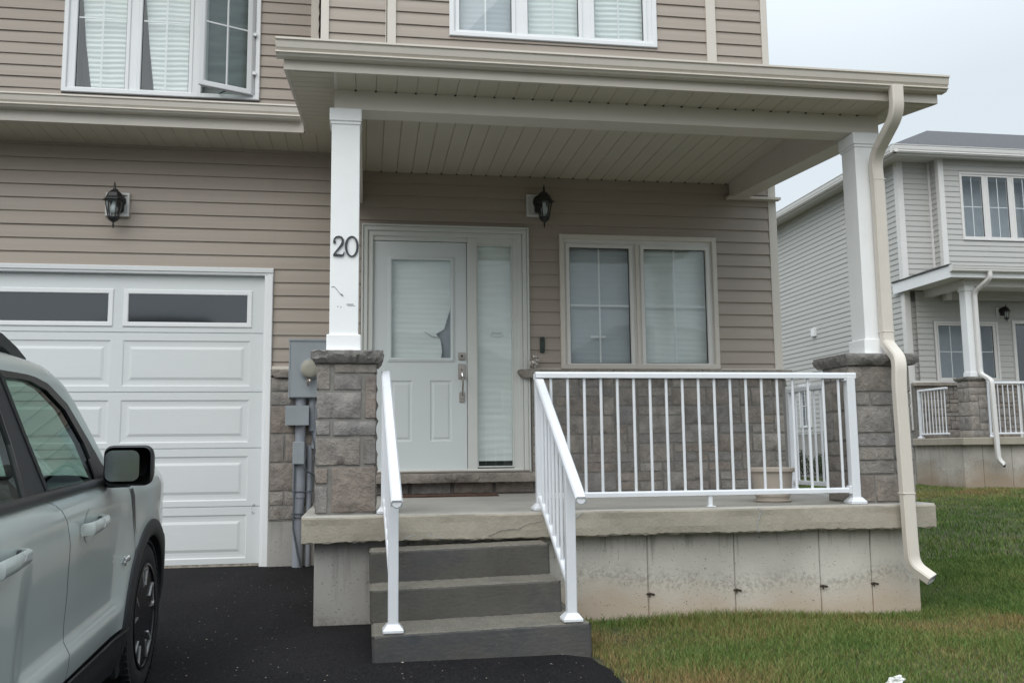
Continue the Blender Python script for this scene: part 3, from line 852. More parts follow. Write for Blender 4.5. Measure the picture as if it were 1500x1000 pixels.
# stone veneer on the lower wall
mb = MB()
stone_face(mb, ashlar(1.435, 3.79, .552, 1.552, 11), 7.955, depth=.03, seed=3)
mb.build('stone_veneer', M['stone'], H, smooth=50)
mb = MB(); stone_face(mb, ashlar(-.800, -.18, .365, 1.552, 14, cu=.13, cz=.12), 7.955, depth=.03, seed=8); mb.build('stone_veneer', M['stone'], H, smooth=50)
mb = MB(); stone_face(mb, [(.02 + i * .36, .36 + i * .36, .556, .655) for i in range(4)], 7.955, depth=.03, seed=5)
mb.build('stone_veneer', M['stone'], H, smooth=50)
mb = MB(); stone_face(mb, ashlar(7.96, 9.5, .552, 1.552, 21), 3.815, to=lambda u, o, z, p: (p + o, u, z), depth=.03, seed=9)
mb.build('stone_veneer', M['stone'], H, smooth=50)
mb = MB(); mb.box(1.435, 3.81, 7.940, 8.02, .3, 1.552); mb.build('mortar', M['mortar'], H); mb = MB(); mb.box(-.800, -.06, 7.941, 8.02, .36, 1.552); mb.build('mortar', M['mortar'], H); mb = MB(); mb.box(-.05, 1.43, 7.955, 8.0, .3, .655)
mb.build('mortar', M['mortar'], H)
mb = MB()
for a, b in ((1.32, 2.165), (2.168, 3.0), (3.003, 3.86)): rough_cap(mb, a, b, 7.885, 8.0, 1.553, 1.627, int(a * 10))
mb.build('stone_ledge', M['stone_sill'], H, smooth=40); mb = MB(); rough_cap(mb, -.798, -.30, 7.885, 8.0, 1.553, 1.620, 4)
mb.build('stone_ledge', M['stone_sill'], H, smooth=40)
mb = MB(); rough_cap(mb, -.02, 1.50, 7.80, 8.0, .657, .734, 9)
mb.build('door_sill_stone', M['stone_sill'], H, smooth=40)

# garage front wall foot
mb = MB(); mb.box(-.800, -.583, 7.945, 8.02, -.4, .36); mb.box(-.577, .0, 7.945, 8.02, -.4, .36); mb.box(-.59, -.57, 7.955, 8.02, -.4, .35); mb.build('garage_wall_foot', M['found_side'], H, bevel=.005); mb = MB(); mb.box(-6, -3.42, 7.945, 8.02, -.4, .36)
mb.build('garage_wall_foot', M['found_side'], H, bevel=.005)
mb = MB(); stone_face(mb, ashlar(-6, -3.42, .365, 1.552, 31, cu=.13, cz=.12), 7.955, depth=.03, seed=28)
mb.build('stone_veneer', M['stone'], H, smooth=50)
mb = MB(); mb.box(-6, -3.42, 7.958, 8.0, .36, 1.62); mb.build('mortar', M['mortar'], H)
mb = MB(); mb.box(-3.42, -.80, 7.93, 8.3, -.4, -.028)
mb.build('garage_threshold', M['slabtop'], H, bevel=.008)

# garage door
GX0, GX1 = -3.26, -.878
mb = MB()
mb.extrude([(-.872, 8.06), (-.872, 7.982), (-.866, 7.978), (-.852, 7.978), (-.848, 7.966), (-.806, 7.962), (-.800, 7.968), (-.800, 8.06)], -.03, 2.432, 'z')
mb.extrude([(GX0 - .005, 8.06), (GX0 - .005, 7.978), (GX0 - .07, 7.962), (GX0 - .075, 8.06)], -.03, 2.432, 'z')
mb.extrude([(8.06, 2.432), (7.982, 2.432), (7.978, 2.438), (7.978, 2.452), (7.966, 2.456), (7.962, 2.488), (7.968, 2.494), (8.06, 2.494)], GX0 - .075, -.800, 'x')
gf = mb.build('garage_door_frame', M['white'], H)
cols = [(-3.15, -2.115), (-2.02, -.985)]
def emboss(mb, x0, x1, z0, z1, y, r=((0, 0), (.010, .006), (.030, .0075), (.052, .0075), (.075, .001))):
    L = [[(x0 + i, y + d, z0 + i), (x1 - i, y + d, z0 + i), (x1 - i, y + d, z1 - i), (x0 + i, y + d, z1 - i)] for i, d in r]
    vs = [p for l in L for p in l]
    fs = [(i * 4 + k, i * 4 + (k + 1) % 4, (i + 1) * 4 + (k + 1) % 4, (i + 1) * 4 + k) for i in range(len(L) - 1) for k in range(4)]
    fs.append(tuple(range(4 * len(L) - 4, 4 * len(L)))); mb.mesh(vs, fs)
GY = 8.035
gd = None
secs = [(0.012, .480), (.484, .964), (.968, 1.436), (1.440, 1.938), (1.942, 2.436)]
for i, (a, b) in enumerate(secs):
    mb = MB()
    pz0, pz1 = (a + .045, b - .112 + .045) if i < 4 else (1.993, 2.297)
    holes = [(c[0], c[1], pz0, pz1) for c in cols]
    plate(mb, GX0, GX1, a, b - .010, holes, GY, GY + .035)
    mb.box(GX0, GX1, GY + .008, GY + .035, b - .010, b + .004)     # tongue of the joint
    mb.box(GX0, GX1, GY + .002, GY + .0345, b - .036, b - .0325) if 0 else None
    if i < 4:
        for c in cols: emboss(mb, c[0], c[1], pz0, pz1, GY)
    if gd is None: gd = mb.build('garage_door', M['garage'], H, label='white panelled garage door')
    else: mb.build('door_section', M['garage'], gd)
    if i == 4:
        for c in cols:
            w = MB(); ring(w, c[0] - .008, c[1] + .008, pz0 - .008, pz1 + .008, .042, GY - .010, GY + .02)
            w.build('window_frame', M['white'], gd)
            w = MB(); w.box(c[0] + .03, c[1] - .03, GY + .008, GY + .012, pz0 + .03, pz1 - .03); w.build('pane', M['glass_dark'], gd)
            w = MB(); w.box(c[0] + .02, c[1] - .02, GY + .05, GY + .06, pz0 + .02, pz1 - .02); w.build('dark_interior', M['room'], gd)
mb = MB(); mb.box(GX0, GX1, GY + .004, GY + .03, -.022, .012); mb.build('weather_seal', M['litter'], gd)
# scuffs on the lowest section joint, right end
mb = MB(); g = random.Random(3)
for _ in range(9):
    x = -.935 + g.uniform(-.02, .02); z = .47 + g.uniform(-.06, .02)
    mb.box(x, x + g.uniform(.002, .008), GY - .002, GY + .001, z, z + g.uniform(.002, .02))
mb.build('scuff', M['scuff'], gd)

# entry door
mb = MB()
ring(mb, -.055, 1.430, .68, 2.912, .018, 7.955, 8.06)
ring(mb, -.037, 1.412, .70, 2.894, .040, 7.966, 8.06)
ring(mb, .002, 1.372, .72, 2.855, .046, 7.982, 8.06)
mb.box(.8745, .958, 7.985, 8.06, .745, 2.81)
mb.box(1.286, 1.345, 7.992, 8.06, .745, 2.81); mb.box(.958, 1.286, 7.992, 8.06, 2.755, 2.81); mb.box(.02, .89, 8.0, 8.06, 2.772, 2.81)
ef = mb.build('entry_frame', M['entry'], H, bevel=.003)
mb = MB(); mb.box(-.03, 1.41, 7.93, 8.05, .735, .752); mb.build('threshold', M['nickel'], H, bevel=.003)
DY = 8.012
mb = MB()
dp = [(.205, .391, 1.004, 1.534), (.546, .737, 1.004, 1.534)]
mb.box(.048, .205, DY, DY + .04, .766, 1.640); mb.box(.391, .546, DY, DY + .04, .766, 1.640); mb.box(.737, .870, DY, DY + .04, .766, 1.640)
for (a, b, c, d) in dp:
    mb.box(a, b, DY, DY + .04, .766, c); mb.box(a, b, DY, DY + .04, d, 1.640)
    emboss(mb, a, b, c, d, DY, ((0, 0), (.008, .007), (.020, .009), (.036, .002)))
plate(mb, .048, .870, 1.640, 2.767, [(.204, .727, 1.726, 2.610)], DY, DY + .04)
fd = mb.build('front_door', M['door'], H, label='pale grey front door with a large glass light')
mb = MB(); ring(mb, .174, .763, 1.696, 2.638, .012, DY - .008, DY + .01); ring(mb, .184, .753, 1.706, 2.628, .026, DY - .014, DY + .01); mb.build('glass_frame', M['door'], fd)
mb = MB(); mb.box(.204, .727, DY + .006, DY + .010, 1.726, 2.610); mb.build('pane', M['glass'], fd)
b = blind_mesh([(1.70, .19, .640), (1.80, .19, .655), (1.90, .19, .640), (1.95, .19, .60), (1.99, .19, .672), (2.10, .19, .706), (2.20, .19, .74), (2.63, .19, .745)], DY + .04, amp=.0035, pitch=.045)
b.build('blind', M['blind'], fd, smooth=80)
mb = MB(); mb.box(.15, .80, DY + .07, DY + .08, 1.70, 2.64); mb.build('dark_interior', M['room_mid'], fd)
mb = MB()   # fold crease of the damaged blind
pts = [(.50, 1.965), (.535, 1.945), (.56, 1.925), (.60, 1.920), (.625, 1.915)]
mb.tube([(x, DY + .028, z) for x, z in pts], .0035, 6); mb.build('blind_tear', M['scuff'], fd)
# hardware
def lockset():
    mb = MB(); mb.bevbox(.793, .856, DY - .012, DY, 1.712, 1.780, .004); mb.lathe([(.020, -.030), (.022, -.026), (.022, -.012)], (.824, DY, 1.747), 20, 'y')
    o = mb.build('deadbolt', M['nickel'], fd, smooth=True)
    mb = MB(); mb.lathe([(.011, -.032), (.0112, -.030)], (.824, DY, 1.747), 16, 'y'); mb.build('keyhole', M['dark'], fd)
    mb = MB(); mb.bevbox(.792, .856, DY - .012, DY, 1.545, 1.678, .004)
    mb.bevbox(.803, .850, DY - .012, DY, 1.340, 1.432, .004)
    mb.tube([(.828, DY - .010, 1.585), (.828, DY - .042, 1.578), (.829, DY - .058, 1.555), (.830, DY - .058, 1.50), (.828, DY - .045, 1.44), (.827, DY - .022, 1.405), (.827, DY - .008, 1.400)], [.010, .011, .010, .0085, .0075, .007, .007], 10)
    mb.lathe([(.014, -.022), (.016, -.012)], (.827, DY, 1.385), 16, 'y')
    mb.build('handle', M['nickel'], fd, smooth=True)
    mb = MB(); mb.tube([(.828, DY - .05, 1.590), (.829, DY - .066, 1.562)], [.013, .010], 10); mb.build('thumb_latch', M['chrome'], fd, smooth=True)
    mb = MB(); mb.mesh([(.816, DY - .0135, 1.632), (.832, DY - .0135, 1.632), (.824, DY - .0135, 1.616)], [(0, 1, 2)]); mb.build('arrow_mark', M['dark'], fd)
lockset()
# sidelight
mb = MB(); ring(mb, .958, 1.286, .775, 2.755, .012, 7.999, 8.05)
sl = mb.build('sidelight', M['entry'], H)
mb = MB(); mb.box(.968, 1.276, 8.012, 8.016, .785, 2.745); mb.build('pane', M['glass'], sl)
blind_mesh([(.83, .95, 1.29), (2.77, .95, 1.29)], 8.05, amp=.004, pitch=.06, seed=4).build('blind', M['blind'], sl, smooth=80)
mb = MB(); mb.box(.95, 1.30, 8.08, 8.09, .76, 2.78); mb.build('dark_interior', M['brick_dk'], sl)
def text_mesh(body, size, loc, m, parent, name, extrude=.001, rot=(R(90), 0, 0), sx=1):
    c = bpy.data.curves.new(name, 'FONT'); c.body = body; c.size = size; c.extrude = extrude; c.align_x = 'CENTER'; c.align_y = 'CENTER'
    t = bpy.data.objects.new(name, c); scene.collection.objects.link(t)
    dg = bpy.context.evaluated_depsgraph_get(); me = bpy.data.meshes.new_from_object(t.evaluated_get(dg))
    mt = Matrix.Translation(loc) @ Matrix.Rotation(rot[2], 4, 'Z') @ Matrix.Rotation(rot[0], 4, 'X') @ Matrix.Diagonal((sx, 1, 1, 1))
    me.transform(mt); bpy.data.objects.remove(t)
    me.materials.clear(); me.materials.append(m)
    o = bpy.data.objects.new(name, me); scene.collection.objects.link(o); o.parent = parent
    return o
mb = MB()   # small oval sticker in the sidelight: an outline and a word, too small to read
n = 26
for k in range(n // 2, n):
    a, b_ = 2 * math.pi * k / n, 2 * math.pi * (k + 1) / n
    mb.tube([(1.14 + .058 * math.cos(a), 8.008, 1.944 + .026 * math.sin(a)), (1.14 + .058 * math.cos(b_), 8.008, 1.944 + .026 * math.sin(b_))], .0016, 5)
mb.build('sticker', M['sign'], sl)
text_mesh('dream', .038, (1.14, 8.010, 1.957), M['sign'], sl, 'sticker_lettering')

# ground-floor window and the two upper windows
g1, g2 = (1.803, 2.370, 1.685, 2.750), (2.503, 3.103, 1.688, 2.750)
window(H, 1.713, 3.205, 1.633, 2.868, F_, [g1, g2], [('blind_grey', full(g1), .002), ('blind', full(g2), .004)], label='ground-floor window beside the front door')
mb = MB(); mb.box(2.425, 2.452, 7.972, 7.99, 1.66, 2.79); mb.build('mullion_gap', M['trim'], H)
mb = MB(); mb.box(2.0, 2.14, 8.016, 8.02, 1.925, 1.94); mb.build('window_latch_sticker', M['white'], H)
ug = [(.812, 1.306, 4.752, 5.95), (1.450, 1.942, 4.752, 5.95), (2.088, 2.573, 4.752, 5.95)]
window(H, .722, 2.699, 4.690, 6.04, F_, ug, [('blind_grey', full(ug[0]), .002), ('blind', full(ug[1]), .004), ('blind', full(ug[2]), .007)], trim='white', vin='white', label='three-light upper window above the porch roof')
vg = [(-2.795, -2.335, 4.425, 5.86), (-2.198, -1.745, 4.425, 5.86)]
window(H, -2.912, -1.66, 4.372, 5.95, 9.0, vg, [('blind', [(4.40, -2.66, -2.31), (4.9, -2.73, -2.31), (5.5, -2.79, -2.31), (5.9, -2.82, -2.31)], .010), ('blind', [(4.40, -2.08, -1.72), (4.9, -2.14, -1.72), (5.5, -2.20, -1.72), (5.9, -2.23, -1.72)], .010)],
       trim='white', vin='white', label='upper window over the garage', room='room_mid')
wo_ = MB(); ring(wo_, -1.668, -1.07, 4.372, 5.95, .045, 8.962, 9.05)
cw = wo_.build('window', M['white'], H, label='upper casement standing open')
mb = MB(); a, b_, c, d = -1.625, -1.113, 4.415, 5.905
mb.quad((a, 9.5, c), (b_, 9.5, c), (b_, 9.5, d), (a, 9.5, d)); mb.quad((a, 9.04, c), (a, 9.5, c), (a, 9.5, d), (a, 9.04, d)); mb.quad((b_, 9.04, c), (b_, 9.5, c), (b_, 9.5, d), (b_, 9.04, d))
mb.quad((a, 9.04, c), (b_, 9.04, c), (b_, 9.5, c), (a, 9.5, c)); mb.build('room_interior', M['room'], cw)
mb = MB()   # the open sash, hinged at its right edge
ang = R(-24); hx, hy = -1.13, 8.955
def tr(x, y, z): return (hx + (x) * math.cos(ang) - y * math.sin(ang) * -1 * -1, hy + x * math.sin(ang) * -1 * -1 + y * math.cos(ang), z)
def sash_pt(u, v, z):           # u: distance from the hinge towards the free edge, v: thickness outward
    return (hx - u * math.cos(R(24)) - v * math.sin(R(24)), hy - u * math.sin(R(24)) + 0 + (-v) * math.cos(R(24)) * -1 * -1, z)
def sring(mb, u0, u1, z0, z1, w, v0, v1):
    t = MB(); ring(t, u0, u1, z0, z1, w, v0, v1)
    mb.mesh([sash_pt(p[0], -p[1], p[2]) for p in t.v], t.f)
sring(mb, 0, .512, 4.41, 5.90, .052, -.03, .03); mb.build('open_sash', M['white'], cw)
mb = MB(); t = MB(); t.box(.05, .462, -.004, .0, 4.46, 5.85); mb.mesh([sash_pt(p[0], -p[1], p[2]) for p in t.v], t.f); mb.build('pane', M['glass_screen'], cw)
blind_mesh([(4.40, -1.62, -1.115), (5.92, -1.62, -1.115)], 9.045, amp=.012, pitch=.16, seed=9).build('insect_screen', M['screen'], cw, smooth=80)
mb = MB(); t = MB(); t.box(.249, .263, -.010, .008, 4.46, 5.85); t.box(.05, .462, -.0095, .0075, 5.055, 5.069); mb.mesh([sash_pt(p[0], -p[1], p[2]) for p in t.v], t.f); mb.build('muntin', M['white'], cw)
mb = MB(); mb.tube([(-1.45, 8.96, 4.42), (-1.35, 8.86, 4.42), (-1.28, 8.90, 4.42)], .006, 6); mb.build('crank_arm', M['dark'], cw)
for zz in (4.62, 5.02, 5.5):
    mb = MB(); mb.box(-1.135, -1.105, 8.93, 8.965, zz, zz + .03); mb.build('hinge', M['white'], cw)

# ---- eaves of the garage
mb = MB(); mb.extrude(gutter_prof(7.465, 3.622, 3.728), -6.2, -.555, 'x'); mb.build('garage_gutter', M['trim'], H)
mb = MB(); mb.box(-6.2, -.53, 7.467, 7.485, 3.535, 3.73); mb.build('garage_fascia', M['trim'], H)
mb = MB(); soffit_y(mb, -6.2, -.05, 7.487, 8.02, lambda x, y: 3.545, .128, -.05); mb.box(-6.2, -.05, 7.487, 8.03, 3.556, 3.566); mb.build('garage_soffit', M['soffit'], H)
mb = MB(); mb.mesh([(-6.3, 7.36, 3.722), (-.52, 7.36, 3.722), (-.52, 9.02, 4.22), (-6.3, 9.02, 4.22)], [(0, 1, 2, 3)]); mb.mesh([(-6.3, 7.36, 3.71), (-.52, 7.36, 3.71), (-.52, 9.02, 4.20), (-6.3, 9.02, 4.20)], [(0, 1, 2, 3)]); mb.build('garage_roof', M['roof'], H)
# ---- porch roof
sl_ = .158
zs = lambda x, y: 3.213 + (y - 5.455) * sl_
mb = MB(); mb.extrude(gutter_prof(5.435, 3.274, 3.376, .10), -.552, 3.832, 'x')
mb.build('porch_gutter', M['trim'], H)
mb = MB(); mb.box(-.510, 3.80, 5.437, 5.455, 3.213, 3.37)
mb.mesh([(-.510, 5.455, 3.213), (-.510, 5.455, 3.37), (-.510, 7.5, 3.37 + 2.045 * sl_), (-.510, 7.5, 3.213 + 2.045 * sl_), (-.492, 5.455, 3.213), (-.492, 5.455, 3.37), (-.492, 7.5, 3.37 + 2.045 * sl_), (-.492, 7.5, 3.213 + 2.045 * sl_)],
        [(0, 1, 2, 3), (4, 5, 6, 7), (0, 3, 7, 4), (1, 2, 6, 5)])
mb.mesh([(3.80, 5.455, 3.213), (3.80, 5.455, 3.37), (3.80, 8, 3.37 + 2.545 * sl_), (3.80, 8, 3.213 + 2.545 * sl_), (3.782, 5.455, 3.213), (3.782, 5.455, 3.37), (3.782, 8, 3.37 + 2.545 * sl_), (3.782, 8, 3.213 + 2.545 * sl_)],
        [(0, 1, 2, 3), (4, 5, 6, 7), (0, 3, 7, 4), (1, 2, 6, 5)])
mb.build('porch_fascia', M['trim'], H)
mb = MB()
soffit_y(mb, -.20, 3.36, 5.457, 5.722, lambda x, y: 3.216, .128, -.21)
soffit_x(mb, -.490, -.21, 5.46, 7.49, zs)
soffit_x(mb, 3.53, 3.782, 5.46, 8.0, zs)
soffit_y(mb, 3.36, 3.53, 5.457, 5.722, lambda x, y: 3.216, .128, -.21)
mb.cm = 1
for i in range(28):
    x = -.21 + .128 * (i + 1)
    if x < 3.4: mb.box(x - .010, x + .003, 5.712, 5.7195, 3.208, 3.2155)
mb.build('eave_soffit', [M['soffit'], M['dark']], H)

mb = MB()
mb.box(-.218, 3.53, 5.722, 5.895, 3.090, 3.392)
mb.mesh([(x, y, z) for x in (3.355, 3.53) for y, z in ((5.897, 3.092), (7.98, 3.250), (7.98, 3.70), (5.897, 3.50))], [(0, 1, 2, 3), (4, 5, 6, 7), (0, 1, 5, 4), (1, 2, 6, 5), (2, 3, 7, 6), (3, 0, 4, 7)])
mb.box(-.218, -.048, 5.897, 7.98, 3.090, 3.55); mb.box(-.217, -.198, 5.457, 5.720, 3.214, 3.36); mb.box(3.528, 3.545, 5.457, 5.720, 3.214, 3.36)
mb.build('porch_beam', M['trim'], H, bevel=.003)
mb = MB(); mb.box(3.32, 3.84, 7.91, 7.98, 3.235, 3.258); mb.build('beam_bracket', M['trim'], H)
mb = MB(); soffit_y(mb, -.048, 3.355, 5.897, 8.02, lambda x, y: 3.392, .134, -.02, .008); mb.cm = 1
for i in range(26):
    x = -.02 + .134 * (i + 1)
    if x < 3.34: mb.box(x - .008, x + .004, 7.972, 7.984, 3.382, 3.3915)
mb.build('porch_ceiling', [M['soffit'], M['dark']], H)

mb = MB()
zr = lambda y: 3.352 + (y - 5.44) * sl_
for dz in (0, .008): mb.quad((-.50, 5.44, zr(5.44) + dz), (3.79, 5.44, zr(5.44) + dz), (3.79, 8.02, zr(8.02) + dz), (-.50, 8.02, zr(8.02) + dz))
mb.build('porch_roof', M['roof'], H)
mb = MB()   # unseen main roof, stepped over the recessed garage side to keep its window unshaded
mb.mesh([(-6.6, 8.6, 6.95), (4.25, 8.6, 6.95), (4.25, 18.5, 6.95), (-6.6, 18.5, 6.95), (-6.6, 13.5, 9.0), (-.5, 13.5, 9.0)], [(0, 1, 5, 4), (1, 2, 5), (2, 3, 4, 5), (0, 1, 2, 3), (0, 4, 3)])
mb.mesh([(-.8, 7.6, 6.95), (4.25, 7.6, 6.95), (4.25, 8.6, 6.95), (-.8, 8.6, 6.95), (1.7, 9.6, 7.6)], [(0, 1, 4), (1, 2, 4), (2, 3, 4), (3, 0, 4), (0, 1, 2, 3)])
mb.build('main_roof', M['roof'], H)
mb = MB(); mb.box(-.8, 4.25, 7.55, 7.6, 6.86, 7.0); mb.box(-.8, 4.25, 7.6, 8.0, 6.90, 6.94); mb.box(-6.6, -.8, 8.55, 8.6, 6.86, 7.0); mb.box(-6.6, -.8, 8.6, 9.0, 6.90, 6.94); mb.build('main_eave', M['trim'], H)

# ---- pillars
def pillar(x0, x1, y0, y1, px0, px1, py0, py1, rects, seed, lab):
    """stone pier with cap, boxed white post, base moulding and head moulding"""
    mb = MB()
    stone_face(mb, rects, y0 + .03, depth=.03, seed=seed)
    stone_face(mb, ashlar(y0 + .03, y1 - .03, .556, 1.452, seed + 2, cu=.12, cz=.1), x0 + .03, to=leftw, depth=.03, seed=seed + 1)
    stone_face(mb, ashlar(y0 + .03, y1 - .03, .556, 1.452, seed + 3, cu=.12, cz=.1), x1 - .03, to=lambda u, o, z, p: (p + o, u, z), depth=.03, seed=seed + 4)
    stone_face(mb, ashlar(x0 + .03, x1 - .03, .556, 1.452, seed + 5, cu=.12, cz=.1), y1 - .03, to=lambda u, o, z, p: (u, p + o, z), depth=.03, seed=seed + 6)
    pr = mb.build('pillar', M['stone'], H, smooth=50, label=lab)
    mb = MB(); mb.box(x0 + .016, x1 - .016, y0 + .016, y1 - .016, .551, 1.456); mb.build('mortar', M['mortar'], pr)
    mb = MB(); rough_cap(mb, x0 - .03, x1 + .035, y0 - .04, y1 + .04, 1.455, 1.530, seed); mb.build('cap_stone', M['stone_cap'], pr, smooth=40)
    mb = MB(); mb.bevbox(px0, px1, py0, py1, 1.60, 3.02, .003)
    mb.build('post', M['post'], pr)
    mb = MB(); mb.bevbox(px0 - .016, px1 + .016, py0 - .016, py1 + .016, 1.538, 1.640, .005); mb.box(px0 - .045, px1 + .045, py0 - .045, py1 + .045, 1.530, 1.540)
    mb.build('post_base', M['post'], pr)
    mb = MB(); mb.bevbox(px0 - .014, px1 + .010, py0 - .014, py1 + .014, 3.005, 3.089, .004); mb.bevbox(px0 - .007, px1 + .004, py0 - .007, py1 + .007, 2.985, 3.005, .003)
    mb.build('post_head', M['post'], pr)
    return pr
Z0 = .556
def crop_rects(L, x0, wid, zh):
    out = []
    for (a, b, c, d) in L: out.append((x0 + (a - 283) / 327 * wid + .002, x0 + (c - 283) / 327 * wid - .002, Z0 + (970 - d) / 805 * zh, Z0 + (970 - b) / 805 * zh))
    return out
L = [(285, 165, 362, 310), (374, 165, 608, 219), (374, 228, 530, 311), (541, 228, 608, 465), (287, 320, 529, 466), (285, 475, 363, 555), (373, 475, 608, 559), (284, 568, 524, 717), (535, 568, 608, 712), (284, 728, 355, 812), (284, 822, 355, 968), (367, 722, 608, 966)]
pl = pillar(-.303, .063, 5.605, 5.99, -.232, -.055, 5.715, 5.895, crop_rects(L, -.303, .366, .896), 4, 'left porch pillar with the house number')
pillar(3.135, 3.59, 5.605, 5.99, 3.337, 3.512, 5.715, 5.895, ashlar(3.14, 3.585, .556, 1.452, 77, cu=.15, cz=.09), 12, 'right porch pillar behind the downspout')
# house number
def digits():
    mb = MB()
    def stroke(pts, wd, y0=5.703, y1=5.714):
        n = len(pts); vs = []
        for i, (x, z) in enumerate(pts):
            a = pts[max(i - 1, 0)]; b = pts[min(i + 1, n - 1)]
            dx, dz = b[0] - a[0], b[1] - a[1]; L_ = math.hypot(dx, dz); nx, nz_ = -dz / L_, dx / L_; w = wd[i] / 2
            vs += [(x + nx * w, y0, z + nz_ * w), (x - nx * w, y0, z - nz_ * w), (x + nx * w, y1, z + nz_ * w), (x - nx * w, y1, z - nz_ * w)]
        fs = []
        for i in range(n - 1):
            a, b = i * 4, i * 4 + 4
            fs += [(a, a + 1, b + 1, b), (a, b, b + 2, a + 2), (a + 1, a + 3, b + 3, b + 1)]
        mb.mesh(vs, fs + [(0, 1, 3, 2), ((n - 1) * 4, (n - 1) * 4 + 1, (n - 1) * 4 + 3, (n - 1) * 4 + 2)])
    cx, cz, rx, rz_ = -.0995, 2.195, .0355, .063
    n = 40; pts = [(cx + rx * math.cos(2 * math.pi * k / n), cz + rz_ * math.sin(2 * math.pi * k / n)) for k in range(n + 1)]
    stroke(pts, [.006 + .009 * abs(math.cos(2 * math.pi * k / n)) ** 1.5 for k in range(n + 1)])
    pts = [(-.211, 2.222), (-.208, 2.240), (-.196, 2.253), (-.181, 2.257), (-.165, 2.252), (-.155, 2.236), (-.156, 2.216), (-.168, 2.195), (-.186, 2.173), (-.202, 2.153), (-.211, 2.138)]
    stroke(pts, [.006, .006, .006, .007, .010, .014, .015, .012, .009, .007, .006])
    stroke([(-.213, 2.137), (-.195, 2.139), (-.175, 2.137), (-.158, 2.136), (-.149, 2.145), (-.146, 2.160)], [.010, .012, .013, .012, .007, .004])
    mb.lathe([(.009, -.011), (.009, 0)], (-.206, 5.714, 2.221), 16, 'y')
    return mb.build('house_number', M['ink'], pl)
digits()
mb = MB()   # scratches and a smear on the post
mb.tube([(-.222, 5.713, 1.937), (-.205, 5.7135, 1.940), (-.185, 5.7135, 1.917), (-.160, 5.7135, 1.885)], .002, 5); mb.tube([(-.163, 5.7135, 1.895), (-.150, 5.7135, 1.882)], .004, 5)
mb.box(-.128, -.085, 5.7135, 5.716, 1.826, 1.832); mb.box(-.122, -.075, 5.7135, 5.716, 1.818, 1.821); mb.box(-.185, -.178, 5.7135, 5.716, 1.812, 1.817); mb.box(-.165, -.161, 5.7135, 5.716, 1.806, 1.815)
mb.build('scratch', M['scuff'], pl)

# ---- downspout at the right pillar
mb = MB()
hw, hd = .040, .032
dsx = 3.475
mb.tube([(3.452, 5.36, 3.30), (3.452, 5.362, 3.235), (3.446, 5.375, 3.17), (3.440, 5.42, 3.11), (3.440, 5.56, 2.985), (3.445, 5.63, 2.93), (3.462, 5.668, 2.86), (3.468, 5.673, 2.80)], hw, 4, square=True, ry=hd, up=(1, 0, 0))
dn = None
mb2 = MB()
def sq_tube(mb, pts, w, d, b=.009):
    """rectangular pipe with rounded corners; w across x, d across the other way"""
    n = len(pts); prof = [(-w + b, -d), (w - b, -d), (w, -d + b), (w, d - b), (w - b, d), (-w + b, d), (-w, d - b), (-w, -d + b)]
    vs = []
    for i, p in enumerate(pts):
        p = Vector(p); t = (Vector(pts[min(i + 1, n - 1)]) - Vector(pts[max(i - 1, 0)])).normalized()
        ax = Vector((1, 0, 0)); ax = (ax - t * ax.dot(t)).normalized(); ay = t.cross(ax).normalized()
        for (u, v) in prof: vs.append(p + ax * u + ay * v)
    fs = [(i * 8 + k, i * 8 + (k + 1) % 8, (i + 1) * 8 + (k + 1) % 8, (i + 1) * 8 + k) for i in range(n - 1) for k in range(8)]
    mb.mesh(vs, fs)
def elbow_curve(P, n=7):
    """rounded polyline"""
    out = [Vector(P[0])]
    for i in range(1, len(P) - 1):
        a, b, c = Vector(P[i - 1]), Vector(P[i]), Vector(P[i + 1])
        r = min((a - b).length, (c - b).length) * .48
        s, e = b + (a - b).normalized() * r, b + (c - b).normalized() * r
        for k in range(n): 
            t = k / (n - 1); out.append(s * (1 - t) ** 2 + b * 2 * t * (1 - t) + e * t * t)
    out.append(Vector(P[-1])); return out
def downspout(parent, P, w, d, m, label=None):
    mb = MB(); sq_tube(mb, elbow_curve(P), w, d)
    return mb.build('downspout', M[m], parent, smooth=30, label=label)
mb = MB()
dpts = [(3.452, 5.365, 3.29), (3.452, 5.365, 3.10), (3.455, 5.67, 2.90), (3.470, 5.675, 2.70), (3.470, 5.675, 1.66), (3.468, 5.668, 1.60), (3.405, 5.44, 1.475), (3.392, 5.44, 1.33), (3.405, 5.44, .30), (3.412, 5.44, .17), (3.475, 5.345, .095)]
ds = downspout(H, dpts, .0405, .031, 'trim', 'beige downspout on the right pillar')
mb = MB()
for (c, w) in (((3.470, 5.675, 2.74), .043), ((3.470, 5.675, 1.685), .043), ((3.399, 5.44, .62), .0425)):
    mb = MB()
    mb.bevbox(c[0] - w, c[0] + w, c[1] - .034, c[1] + .034, c[2] - .004, c[2] + .004, .002); mb.build('pipe_joint', M['trim'], ds)
for k in range(9):          # crimps of the elbows
    t = k / 8; p = Vector((3.452, 5.44, 3.07)).lerp(Vector((3.454, 5.60, 2.955)), t)
    pass

e_ = Vector(dpts[-1]); d_ = (e_ - Vector(dpts[-2])).normalized()
mb = MB(); sq_tube(mb, [e_ - d_ * .004, e_ + d_ * .0015], .035, .0255); mb.build('outlet_opening', M['room_mid'], ds)  # darker sleeve put in for the shade of the open pipe mouth
